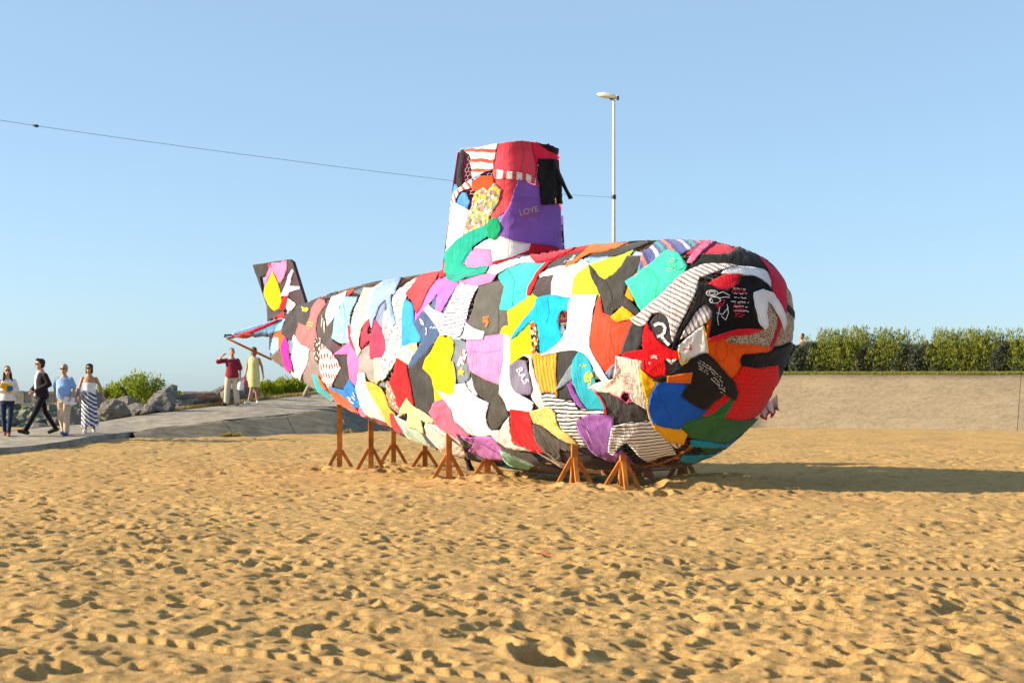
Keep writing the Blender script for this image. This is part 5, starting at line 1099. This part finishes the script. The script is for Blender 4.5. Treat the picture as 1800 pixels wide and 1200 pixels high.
for k in range(8):
    for z0, z1 in ((3.2, 4.2), (4.15, 5.16)):
        th = 2 * math.pi * k / 8; c = tower(th + .39, z0)
        if max(tow_n(th + q, z0).dot((CAMP - c).normalized()) for q in (0, .78)) > .1: continue
        free_cloth(tower, tow_n, th - .05, th + .83, z0, z1 - .1, k, ['#7a4fa8', '#ee6894', '#c83a70', '#f0eef0', '#8e61bb'])
# dangling trouser leg and waistband strip on the tower, frilly skirt hanging off the bow
def strip3(name, pts, wv, mat, n=10):
    P = [Vector(p) for p in pts]; v = []; f = []
    for i in range(n + 1):
        t = i / n * (len(P) - 1); k = min(int(t), len(P) - 2); q = P[k].lerp(P[k + 1], t - k); w_ = Vector(wv) * (1 - .15 * math.sin(i)); dz = Vector((0, .015 * math.sin(i * 1.7), 0))
        v += [q - w_ + dz, q + dz + Vector((0, -.02, 0)), q + w_ + dz, q + w_ * .2 + dz + Vector((0, .03, 0))]
    for i in range(n):
        for k in range(4): f.append((i * 4 + k, i * 4 + (k + 1) % 4, i * 4 + 4 + (k + 1) % 4, i * 4 + 4 + k))
    return part(name, v, f, mat, uv=[(p.x, p.z) for p in v])
tq = CROPS['T']; TP = lambda x, y, d: at(tq[0] + x / tq[2], tq[1] + y / tq[2], d)
strip3('trouser_leg', [TP(985, 240, 21.9), TP(1015, 330, 21.75), TP(1065, 440, 21.7), TP(1125, 553, 21.7)], (.032, .02, .012), cloth(S('#161417')))
strip3('trouser_leg', [TP(1000, 260, 21.9), TP(1022, 400, 21.75), TP(1030, 500, 21.72), TP(1030, 592, 21.72)], (.045, .02, 0), cloth(S('#161417')))
gq = CROPS['G']
h = onskin(gq[0] + 935 / 4, gq[1] + 420 / 4, 1300, 650); D0 = h[0].y
GP = lambda x, y, dd=0: at(gq[0] + x / 4, gq[1] + y / 4, D0 + dd)
v = []; f = []; top = [GP(985, 368), GP(930, 420), GP(885, 470), GP(862, 500)]; bot = [GP(992, 480, -.05), GP(975, 470, .1), GP(945, 535, -.1), GP(930, 475, .05), GP(905, 548, -.1), GP(862, 520, .05)]
nn_ = 24
def pl(P, t): t *= len(P) - 1; k = min(int(t), len(P) - 2); return P[k].lerp(P[k + 1], t - k)
for i in range(nn_ + 1):
    a, b = pl(top, i / nn_), pl(bot, i / nn_)
    for q in range(5): p = a.lerp(b, q / 4); p.y += .05 * math.sin(i * 1.5) * q / 4; v.append(p)
for i in range(nn_):
    for q in range(4): f.append((i * 5 + q, i * 5 + q + 1, i * 5 + q + 6, i * 5 + q + 5))
fr = part('frilly_skirt', v, f, cloth(S('#e6dcdc')), uv=[(p.x, p.z) for p in v])
g = G(); g.add(tube([v[i * 5 + 4] + Vector((0, -.01, 0)) for i in range(nn_ + 1)], .014, 5)); mesh('red_trim', [p - SUBL for p in g.v], g.f, cloth(S('#d82038')), fr)
# stay rod below the stern plane
a = at(380 + 90 / 5, 440 + 772 / 5, 25.85); b = CAMP + ray(380 + 486 / 5, 440 + 958 / 5) * 26.3
part('stay_rod', *tube([a, b], .021, 8), M_WOOD)
# rags and wire ends under the belly
for x, y, d in [(1062, 826, 20.2), (1137, 832, 20.0), (825, 818, 22.6)]:
    strip3('hanging_rag', [at(x - 4, y - 12, d), at(x, y, d), at(x + 3, y + 9, d)], (.05, .01, 0), cloth(S('#8a5a4c' if x > 1000 else '#2a2630')), 6)

# --- wooden supports
for i, (x, y, ytop) in enumerate(POSTS):
    gx, gy = gpx(x, y); gz = float(ground_z(gx, gy))
    h = BV.ray_cast(Vector((gx, gy, -.5)), UP, 6)
    zt = at(x, ytop, gy).z
    if h[0] is not None: zt = h[0].z + .04
    else: zt += .06
    rz = random.uniform(-.06, .06); rot = Matrix.Rotation(PHI * .15 + rz, 3, 'Z')
    v, f = box_geo((gx, gy, (gz - .15 + zt) / 2), .088, .088, zt - gz + .15, rot)
    po = part('support_post', v, f, M_WOOD, smooth=False)
    hb = min(.33, (zt - gz) * .8); sp = .26
    for k, a in enumerate((0, math.pi, math.pi / 2, -math.pi / 2)):
        if k > 1 and i not in (7, 8, 10): continue
        dv = Vector((math.cos(a + .12 + rz), math.sin(a + .12 + rz), 0)); 
        p1 = Vector((gx, gy, gz + hb)) + dv * .035; p2 = Vector((gx, gy, 0)) + dv * sp; p2.z = float(ground_z(p2.x, p2.y)) - .05
        bv, bf = beam(p1, p2, .058, .058); mesh('brace', [p - SUBL for p in bv], bf, M_WOOD, po)

# ------------------------------------------------------------------ people
def cap_geo(p0, p1, r0, r1, n=12):
    p0, p1 = Vector(p0), Vector(p1); d = p1 - p0; L = d.length; d.normalize() if L > 1e-6 else None
    pts = []; rad = []
    for a in (80, 50, 20): pts.append(p0 - d * r0 * math.sin(R(a))); rad.append(r0 * math.cos(R(a)))
    pts += [p0, p0.lerp(p1, .5), p1]; rad += [r0, (r0 + r1) / 2, r1]
    for a in (20, 50, 80): pts.append(p1 + d * r1 * math.sin(R(a))); rad.append(r1 * math.cos(R(a)))
    return tube(pts, rad, n)
def ell_geo(c, r, n=14, rot=None):
    v = []; f = []; m_ = n // 2 + 1
    for i in range(m_ + 1):
        a = math.pi * (i + .02) / (m_ + .04)
        for k in range(n):
            b = 2 * math.pi * k / n; p = Vector((r[0] * math.sin(a) * math.cos(b), r[1] * math.sin(a) * math.sin(b), r[2] * math.cos(a)))
            v.append((rot @ p if rot else p) + Vector(c))
    for i in range(m_):
        for k in range(n): f.append((i * n + k, i * n + (k + 1) % n, (i + 1) * n + (k + 1) % n, (i + 1) * n + k))
    f.append(tuple(range(n))[::-1]); f.append(tuple(range(m_ * n, m_ * n + n))); return v, f
def loft(rings, n=18):
    """rings of (centre, rx, ry)"""
    v = []; f = []
    for c, rx, ry in rings:
        for k in range(n): a = 2 * math.pi * k / n; v.append(Vector(c) + Vector((rx * math.cos(a), ry * math.sin(a), 0)))
    for i in range(len(rings) - 1):
        for k in range(n): f.append((i * n + k, i * n + (k + 1) % n, (i + 1) * n + (k + 1) % n, (i + 1) * n + k))
    f.append(tuple(range(n))[::-1]); f.append(tuple(range((len(rings) - 1) * n, len(rings) * n))); return v, f
def fuse(name, shapes, mat, parent, voxel=.012, smooth=3):
    g = G()
    for s in shapes: g.add(s)
    me = bpy.data.meshes.new(name); me.from_pydata([tuple(p) for p in g.v], [], g.f); me.update()
    bm = bmesh.new(); bm.from_mesh(me); bmesh.ops.recalc_face_normals(bm, faces=bm.faces); bm.to_mesh(me); bm.free()
    ob = bpy.data.objects.new(name, me); COL.objects.link(ob)
    md = ob.modifiers.new('r', 'REMESH'); md.mode = 'VOXEL'; md.voxel_size = voxel; md.use_smooth_shade = True
    ms = ob.modifiers.new('s', 'SMOOTH'); ms.factor = .5; ms.iterations = smooth
    dg = bpy.context.evaluated_depsgraph_get(); m2 = bpy.data.meshes.new_from_object(ob.evaluated_get(dg))
    bpy.data.objects.remove(ob); m2.name = name; m2.materials.clear(); m2.materials.append(mat)
    uvl = m2.uv_layers.new(name='UVMap'); li = np.empty(len(m2.loops), int); m2.loops.foreach_get('vertex_index', li)
    co = np.empty(len(m2.vertices) * 3); m2.vertices.foreach_get('co', co); co = co.reshape(-1, 3)
    uvl.data.foreach_set('uv', co[li][:, [0, 2]].astype(np.float32).ravel())
    o = bpy.data.objects.new(name, m2); return link(o, parent)
SKIN = [noisy('skin_%d' % i, c, .06, 8, .55, 0, spec=.4) for i, c in enumerate([(.50, .27, .17), (.44, .22, .12), (.36, .17, .09)])]
HAIR = {k: noisy('hair_' + k, c, .3, 30, .6, .3, 120, .003) for k, c in dict(black=(.018, .014, .012), brown=(.07, .035, .02), chestnut=(.14, .065, .03), grey=(.28, .25, .22)).items()}
M_GLASS = noisy('sunglass_plastic', (.012, .01, .01), .1, 5, .15, 0, spec=.6)
def hand(sh, w_, tip, thumb_side, curl=.35):
    """palm and five fingers from the wrist w_ towards tip"""
    d = (tip - w_).normalized(); s = Vector(thumb_side).normalized(); s = (s - d * s.dot(d)).normalized(); nrm = d.cross(s)
    sh.append(cap_geo(w_, w_ + d * .075, .026, .034, 8))
    for k, L in enumerate((.068, .078, .072, .056)):
        b = w_ + d * .085 + s * (.031 - .0205 * k); m_ = b + d * L * .55 + nrm * L * curl * .3; e = m_ + d * L * .4 + nrm * L * curl * .7
        sh.append(cap_geo(b - d * .02, m_, .0105, .010, 6)); sh.append(cap_geo(m_, e, .010, .0085, 6))
    t0 = w_ + d * .03 + s * .028; t1 = t0 + d * .035 + s * .028; sh.append(cap_geo(t0, t1, .013, .012, 6)); sh.append(cap_geo(t1, t1 + d * .03 + s * .006, .012, .010, 6))
def person(label, x, yfeet, hpx, yaw, J, wear, hair, hairc, skin=0, glasses=None, wide=1.0, loc=None, belly=0):
    if loc is None: loc = path_at(x, yfeet)
    Hm = hpx / F * loc.y; s = Hm / 1.75
    P = empty('person', loc, yaw, label, 'person', 'people out walking'); P.scale = (s, s, s)
    j = dict(hipL=(-.09, 0, .92), hipR=(.09, 0, .92), kneeL=(-.10, -.02, .50), kneeR=(.10, -.02, .50), ankL=(-.10, .02, .08), ankR=(.10, .02, .08), shL=(-.165, 0, 1.375), shR=(.165, 0, 1.375),
             elL=(-.23, .02, 1.14), elR=(.23, .02, 1.14), wrL=(-.24, -.05, .90), wrR=(.24, -.05, .90), hdL=None, hdR=None, head=(0, -.015, 1.62), turn=0, footL=0, footR=0, pitchL=0, pitchR=0)
    j.update(J); V3 = lambda k: Vector(j[k])
    sh = []; wd = wide
    torso = [((0, 0, .84), .15 * wd, .11), ((0, 0, .93), .165 * wd, .118), ((0, -belly * .5, 1.03), .145 * wd, .105 + belly * .5), ((0, -belly * .6, 1.14), .14 * wd, .102 + belly * .6), ((0, 0, 1.27), .16 * wd, .115), ((0, .005, 1.36), .155 * wd, .10), ((0, .01, 1.415), .112 * wd, .08), ((0, .008, 1.455), .072 * wd, .062), ((0, .005, 1.49), .056, .056)]
    sh.append(loft(torso)); hd = V3('head'); sh.append(cap_geo((0, .01, 1.43), hd + Vector((0, .01, -.06)), .058, .052))
    rt = Matrix.Rotation(j['turn'], 3, 'Z'); fw = rt @ Vector((0, -1, 0)); sd = rt @ Vector((1, 0, 0))
    sh.append(ell_geo(hd + Vector((0, 0, .02)), (.075, .094, .11), 16, rt)); sh.append(ell_geo(hd + fw * .032 + Vector((0, 0, -.055)), (.053, .058, .062), 12, rt))
    sh.append(cap_geo(hd + fw * .088 + Vector((0, 0, .012)), hd + fw * .108 + Vector((0, 0, -.022)), .010, .014, 6))
    for q in (-1, 1): sh.append(ell_geo(hd + sd * .077 * q + Vector((0, 0, -.005)), (.012, .02, .031), 8, rt))
    for q in 'LR':
        sh.append(cap_geo(V3('sh' + q), V3('el' + q), .048 * wd, .038)); sh.append(cap_geo(V3('el' + q), V3('wr' + q), .038, .026))
        w_ = V3('wr' + q); tip = Vector(j['hd' + q]) if j['hd' + q] else w_ + (w_ - V3('el' + q)).normalized() * .15
        hand(sh, w_, tip, (0, -1, .2), .5)
        hp = V3('hip' + q); sh.append(cap_geo(hp, V3('knee' + q), .083 * wd, .056)); sh.append(cap_geo(V3('knee' + q), V3('ank' + q), .054, .036))
        ft = j['foot' + q]; an = V3('ank' + q); pt = j['pitch' + q]; td = Vector((math.sin(ft), -math.cos(ft), math.sin(pt)))
        sh.append(cap_geo(an + Vector((0, 0, -.02)) - td * .04, an + td * .15 + Vector((0, 0, -.045)), .036, .03, 8))
    fuse('body', sh, SKIN[skin], P, .0115)
    # face: eyes or sunglasses, mouth
    g = G()
    for q in (-1, 1): g.add(ell_geo(hd + fw * .086 + sd * .031 * q + Vector((0, 0, .02)), (.013, .006, .008), 8, rt))
    g.build('eyes', HAIR['black'], P, True)
    g = G(); g.add(ell_geo(hd + fw * .088 + Vector((0, 0, -.058)), (.024, .008, .007), 8, rt)); g.build('mouth', noisy('lips', (.28, .08, .06), .1, 5, .5, 0), P, True)
    if glasses:
        g = G()
        for q in (-1, 1): g.add(ell_geo(hd + fw * .098 + sd * .034 * q + Vector((0, 0, .018)), (.031, .008, .023), 10, rt)); g.add(cap_geo(hd + fw * .09 + sd * .066 * q + Vector((0, 0, .026)), hd - fw * .01 + sd * .082 * q + Vector((0, 0, .02)), .005, .005, 6))
        g.add(cap_geo(hd + fw * .1 - sd * .012 + Vector((0, 0, .024)), hd + fw * .1 + sd * .012 + Vector((0, 0, .024)), .005, .005, 6)); g.build('sunglasses', M_GLASS, P, True)
    # hair
    hs = [ell_geo(hd - fw * .030 + Vector((0, 0, .052)), (.083, .094, .092), 16, rt)]
    cut = [ell_geo(hd - fw * .042 + Vector((0, 0, .005)), (.080, .072, .10), 14, rt)]
    hs += cut
    if hair == 'bob': hs += [ell_geo(hd - fw * .02 + sd * .062 * q + Vector((0, 0, -.03)), (.034, .07, .10), 12, rt) for q in (-1, 1)] + [ell_geo(hd - fw * .06 + Vector((0, 0, -.03)), (.085, .05, .11), 12, rt), ell_geo(hd - fw * .02 + Vector((0, 0, .06)), (.10, .10, .085), 14, rt)]
    if hair == 'long': hs += [cap_geo(hd - fw * .02 + sd * .07 * q + Vector((0, 0, -.02)), hd + fw * .05 + sd * .10 * q + Vector((0, 0, -.24)), .034, .028) for q in (-1, 1)] + [ell_geo(hd - fw * .07 + Vector((0, 0, -.08)), (.08, .05, .16), 12, rt)]
    if hair == 'quiff': hs += [ell_geo(hd + fw * .05 + Vector((0, 0, .11)), (.065, .05, .04), 12, rt)]
    fuse('hair', hs, HAIR[hairc], P, .012, 2)
    # clothes
    def legs(k, r): 
        o = []
        for q in 'LR': o += [cap_geo(V3('hip' + q), V3('knee' + q), .083 * wd + r, .056 + r * 1.3), cap_geo(V3('knee' + q), V3('ank' + q) + Vector((0, 0, .01)), .056 + r * 1.2, .04 + r * 1.6)]
        return o
    def sleeves(t, r, fore=0):
        o = []
        for q in 'LR':
            a, b, c = V3('sh' + q), V3('el' + q), V3('wr' + q); o.append(cap_geo(a, a.lerp(b, min(1, t)), .047 * wd + r * .6, .043 + r))
            if fore: o.append(cap_geo(b, b.lerp(c, fore), .043 + r, .032 + r))
        return o
    def top(z0, r, zt=1.475, flare=0):
        rg = [((c[0], c[1], c[2]), a + r + flare * max(0, (1.1 - c[2])), b + r + flare * max(0, (1.1 - c[2]))) for c, a, b in torso if z0 - .02 <= c[2] <= zt]
        return [loft([((rg[0][0][0], rg[0][0][1], z0), rg[0][1], rg[0][2])] + rg)]
    for item in wear:
        k, mat = item[0], item[1]
        if k == 'trousers': fuse('trousers', [loft([((0, 0, .80), .16 * wd, .115), ((0, 0, .93), .178 * wd, .131), ((0, -belly * .3, 1.02), .16 * wd, .12 + belly * .3)])] + legs(0, item[2]), mat, P)
        elif k == 'shirt': fuse('shirt', top(item[2], item[3], 1.45, item[5] if len(item) > 5 else 0) + sleeves(*item[4]) + [cap_geo((0, .012, 1.43), (0, .006, 1.465), .070, .060)], mat, P)
        elif k == 'blouse': fuse('blouse', top(item[2], item[3], 1.45, .12) + sleeves(*item[4]), mat, P)
        elif k == 'top': fuse('strapless_top', top(.98, .012, 1.30), mat, P)
        elif k == 'jacket':
            o = fuse('jacket', top(.86, .028, 1.45, .05) + sleeves(1, .022, .92), mat, P)
            g = G(); tt = [((-.035, -.146, .90), .05), ((-.03, -.140, 1.05), .045), ((-.02, -.147, 1.25), .035), ((-.005, -.128, 1.37), .05), ((0, -.09, 1.455), .07)]
            v = []; f = []
            for (c, w_) in tt: v += [Vector(c) + Vector((-w_, .0, 0)), Vector(c) + Vector((0, -.008, 0)), Vector(c) + Vector((w_, .0, 0)), Vector(c) + Vector((w_, .05, 0)), Vector(c) + Vector((-w_, .05, 0))]
            for i in range(len(tt) - 1):
                for q in range(5): f.append((i * 5 + q, i * 5 + (q + 1) % 5, i * 5 + 5 + (q + 1) % 5, i * 5 + 5 + q))
            mesh('shirt_front', v, f, item[2], P, True)
        elif k == 'skirt':
            rg = [((0, 0, 1.03), .155, .12), ((0, 0, .92), .185, .14), ((0, 0, .6), .19, .16), ((.01, 0, .3), .20, .18), ((.02, 0, .16), .215, .19)]
            v, f = loft(rg, 30)
            for i, p in enumerate(v):
                k_ = i % 30; ff_ = 1 + .10 * math.sin(k_ * 1.9 + p.z * 3) * max(0, (1.0 - p.z)); p.x *= ff_; p.y *= ff_
            mesh('skirt', v, f[:-2], mat, P, True, uv=[(p.x + .4 * abs(p.y), p.z) for p in v])
        elif k == 'dress':
            rg = [((0, 0, .52), .20, .165), ((0, 0, .7), .195, .16), ((0, 0, .93), .19, .145), ((0, 0, 1.12), .165, .13), ((0, 0, 1.28), .18, .135), ((0, .005, 1.38), .172, .112), ((0, .01, 1.44), .125, .085)]
            fuse('dress', [loft(rg)], mat, P)
        elif k == 'shoes':
            o = []
            for q in 'LR':
                ft = j['foot' + q]; an = V3('ank' + q); pt = j['pitch' + q]; td = Vector((math.sin(ft), -math.cos(ft), math.sin(pt)))
                g = fuse('shoe', [cap_geo(an + Vector((0, 0, -.03)) - td * .05, an + td * .17 + Vector((0, 0, -.04)), .046, .038, 10), cap_geo(an + Vector((0, 0, -.055)) - td * .05, an + td * .16 + Vector((0, 0, -.062)), .03, .03, 8)], mat, P)
    return P
def fab(h): return cloth(S(h))
def cardbook(P, c, sx, sy, sz, hexc, rot, label, cat, name): 
    v, f = box_geo((0, 0, 0), sx, sy, sz, Matrix.Rotation(rot[0], 3, 'X') @ Matrix.Rotation(rot[1], 3, 'Y') @ Matrix.Rotation(rot[2], 3, 'Z'))
    M_ = Matrix.Translation(P.location) @ Matrix.Rotation(P.rotation_euler.z, 4, 'Z') @ Matrix.Scale(P.scale.x, 4)
    C_ = M_ @ Vector(c); o = mesh(name, [p * P.scale.x for p in v], f, fab(hexc)); o.rotation_euler.z = P.rotation_euler.z; o.location = C_; tag(o, label, cat); return o
p1 = person('woman in a white lace blouse and blue jeans holding papers, leftmost', 13, 767, 123, .35, dict(elL=(-.23, -.02, 1.15), elR=(.23, -.02, 1.15), wrL=(-.06, -.21, 1.16), wrR=(.05, -.22, 1.11), hdL=(.08, -.23, 1.18), hdR=(-.09, -.24, 1.13), kneeL=(-.09, .02, .50), ankL=(-.06, .16, .10), kneeR=(.07, -.12, .50), ankR=(.03, -.14, .08), footL=.0, turn=.1),
            [('trousers', fab('#22304f'), .006), ('blouse', fab('#eadfd8'), .88, .022, (1, .014, .75)), ('shoes', noisy('tan_sandal', (.22, .10, .05), .2, 6, .6, 0))], 'long', 'black', 0, True)
cardbook(p1, (-.05, -.27, 1.24), .21, .012, .15, '#f0b414', (0, .25, 0), 'yellow folder held by the leftmost woman', 'folder', 'folder')
cardbook(p1, (.06, -.285, 1.19), .13, .03, .12, '#2f6f78', (0, -.15, 0), 'small teal booklet held by the leftmost woman', 'booklet', 'booklet')
p2 = person('tall man striding in a dark jacket, white shirt and black trousers', 73, 765, 133, -.75, dict(kneeL=(-.09, .14, .52), ankL=(-.09, .40, .14), kneeR=(.09, -.20, .53), ankR=(.09, -.44, .10), pitchL=-.25, pitchR=.25, hipL=(-.09, .02, .92), elL=(-.25, .03, 1.16), elR=(.24, .06, 1.16), wrL=(-.08, -.20, 1.02), wrR=(.08, -.19, 1.00), hdL=(.02, -.28, .96), hdR=(.0, -.28, .93), head=(0, -.04, 1.62), turn=-.45),
            [('trousers', fab('#1d1a20'), .008), ('jacket', fab('#2a2026'), fab('#eeecef')), ('shoes', noisy('black_leather', (.02, .018, .017), .2, 6, .4, 0))], 'quiff', 'black', 0, True)
p3 = person('grey-haired man in a light blue polo shirt and beige trousers', 113, 766, 125, -.1, dict(elL=(-.25, .04, 1.14), elR=(.25, .03, 1.14), wrL=(-.25, -.02, .90), wrR=(.23, -.12, .95), kneeL=(-.10, .02, .5), ankL=(-.06, .14, .10), kneeR=(.11, -.10, .5), ankR=(.10, -.12, .08)),
            [('trousers', fab('#c8b49c'), .02), ('shirt', fab('#8fb0e4'), .90, .026, (.72, .03)), ('shoes', noisy('blue_canvas', (.05, .09, .2), .2, 6, .7, 0))], 'short', 'grey', 1, True, 1.08, belly=.07)
cardbook(p3, (.20, -.19, .85), .26, .012, .18, '#e4dce0', (-.2, .1, .2), 'pale notebook in the hand of the man in the polo shirt', 'notebook', 'notebook')
p4 = person('woman in a white strapless top and long striped skirt', 157, 761, 121, .1, dict(elL=(-.25, .03, 1.14), elR=(.27, .05, 1.15), wrL=(-.24, -.08, .94), wrR=(.35, .0, .92), ankL=(-.08, -.10, .08), ankR=(.10, .10, .10), kneeL=(-.08, -.06, .5), kneeR=(.09, .02, .5), footR=.3),
            [('skirt', cloth(('stripe', '#e4e2ea', '#4a4a62', .085, .5, 38))), ('top', fab('#f2f2f6')), ('shoes', noisy('white_leather', (.72, .72, .74), .05, 6, .5, 0))], 'bob', 'black', 1, True)
cardbook(p4, (-.27, -.06, 1.0), .05, .12, .26, '#7d828c', (0, .15, 0), 'grey clutch bag under the arm of the woman in the striped skirt', 'bag', 'clutch_bag')
p5 = person('person in a maroon tunic raising a hand to the brow', 408, 713, 101, .05, dict(elL=(-.41, -.06, 1.34), wrL=(-.27, -.16, 1.52), hdL=(-.15, -.18, 1.60), elR=(.24, .02, 1.14), wrR=(.25, -.03, .90), ankL=(-.17, .0, .08), ankR=(.14, .03, .08), kneeL=(-.14, -.02, .5), kneeR=(.12, -.01, .5), footL=-.5, footR=.3, turn=.25),
            [('trousers', fab('#cdbca4'), .03), ('shirt', fab('#8e2c3a'), .84, .03, (1, .035), .06), ('shoes', noisy('black_leather', (.02, .018, .017), .2, 6, .4, 0))], 'short', 'black', 1, False, 1.06)
def bag(P, c, w_, h, hexc, label, name):
    M_ = Matrix.Translation(P.location) @ Matrix.Rotation(P.rotation_euler.z, 4, 'Z') @ Matrix.Scale(P.scale.x, 4); e = empty(name, M_ @ Vector(c), 0, label, 'bag')
    v, f = loft([((0, 0, 0), w_ * .25, .05), ((0, 0, h * .12), w_ * .46, .09), ((0, 0, h * .45), w_ * .5, .10), ((0, 0, h * .8), w_ * .4, .07), ((0, 0, h), w_ * .25, .03)], 16); mesh('sack', v, f, fab(hexc), e, True)
    g = G(); g.add(tube([Vector((w_ * .2 * math.cos(a), 0, h * .97 + .11 * math.sin(a))) for a in np.linspace(0, math.pi, 9)], .009, 5)); g.build('handle', fab(hexc), e)
bag(p5, (.27, -.08, .46), .22, .30, '#e8e6e6', 'white plastic bag hanging from the hand of the person in maroon', 'carrier_bag')
p6 = person('woman in a pale yellow sleeveless dress', 446, 710.5, 100, -.1, dict(elL=(-.22, .04, 1.14), wrL=(-.25, -.02, .92), elR=(.25, .03, 1.14), wrR=(.31, -.06, .90), kneeL=(-.03, -.10, .5), ankL=(-.13, -.10, .09), kneeR=(.06, .02, .5), ankR=(.10, .06, .10), footL=-.4, footR=.3, turn=-.15),
            [('dress', fab('#e6da94')), ('shoes', noisy('white_leather', (.72, .72, .74), .05, 6, .5, 0))], 'bob', 'chestnut', 2, True)
bag(p6, (-.27, -.06, .52), .16, .26, '#c8587c', 'pink bag in the hand of the woman in the yellow dress', 'hand_bag')
person('walker whose trousers and trainers show below the sculpture tail', 556, 700, 94, 1.3, dict(kneeL=(-.09, .14, .52), ankL=(-.09, .36, .12), kneeR=(.09, -.18, .53), ankR=(.09, -.36, .09), wrL=(-.24, -.2, .95), wrR=(.24, .12, .92)),
       [('trousers', fab('#9c8f78'), .022), ('shirt', fab('#c8ccd4'), .88, .025, (.6, .025)), ('shoes', noisy('grey_trainer', (.12, .13, .15), .3, 8, .6, 0))], 'short', 'brown', 1, False)
for x, ytop, lab_, hc in ((1410, 586, 'passer-by whose head shows above the hedge next to the sculpture bow', 'brown'), (1628, 597.5, 'dark-haired passer-by whose head shows in the low part of the hedge', 'black'), (1636.5, 605.5, 'shorter passer-by, only the crown of the head above the hedge', 'brown')):
    d_ = 67.5; hd_ = at(x, ytop, d_); z0 = 2.35; hp = (hd_.z - z0) / d_ * F
    person(lab_, 0, 0, hp, -1.35, dict(), [('trousers', fab('#3a4256'), .01), ('shirt', fab('#b07a50'), .88, .02, (.6, .02))], 'short', hc, 1, False, loc=Vector((hd_.x, d_, z0)))
# small red scrap on the sand
rz0 = gpx(955, 976); v = []; f = []
for i in range(5):
    for q in range(3): v.append((rz0[0] - .06 + i * .03, rz0[1] - .03 + q * .03, .02 + float(ground_z(rz0[0], rz0[1])) + .012 * math.sin(i * 2 + q)))
for i in range(4):
    for q in range(2): f.append((i * 3 + q, i * 3 + 3 + q, i * 3 + 4 + q, i * 3 + 1 + q))
tag(mesh('cloth_scrap', v, f, fab('#c84a34')), 'small red cloth scrap lying on the sand before the sculpture', 'scrap')
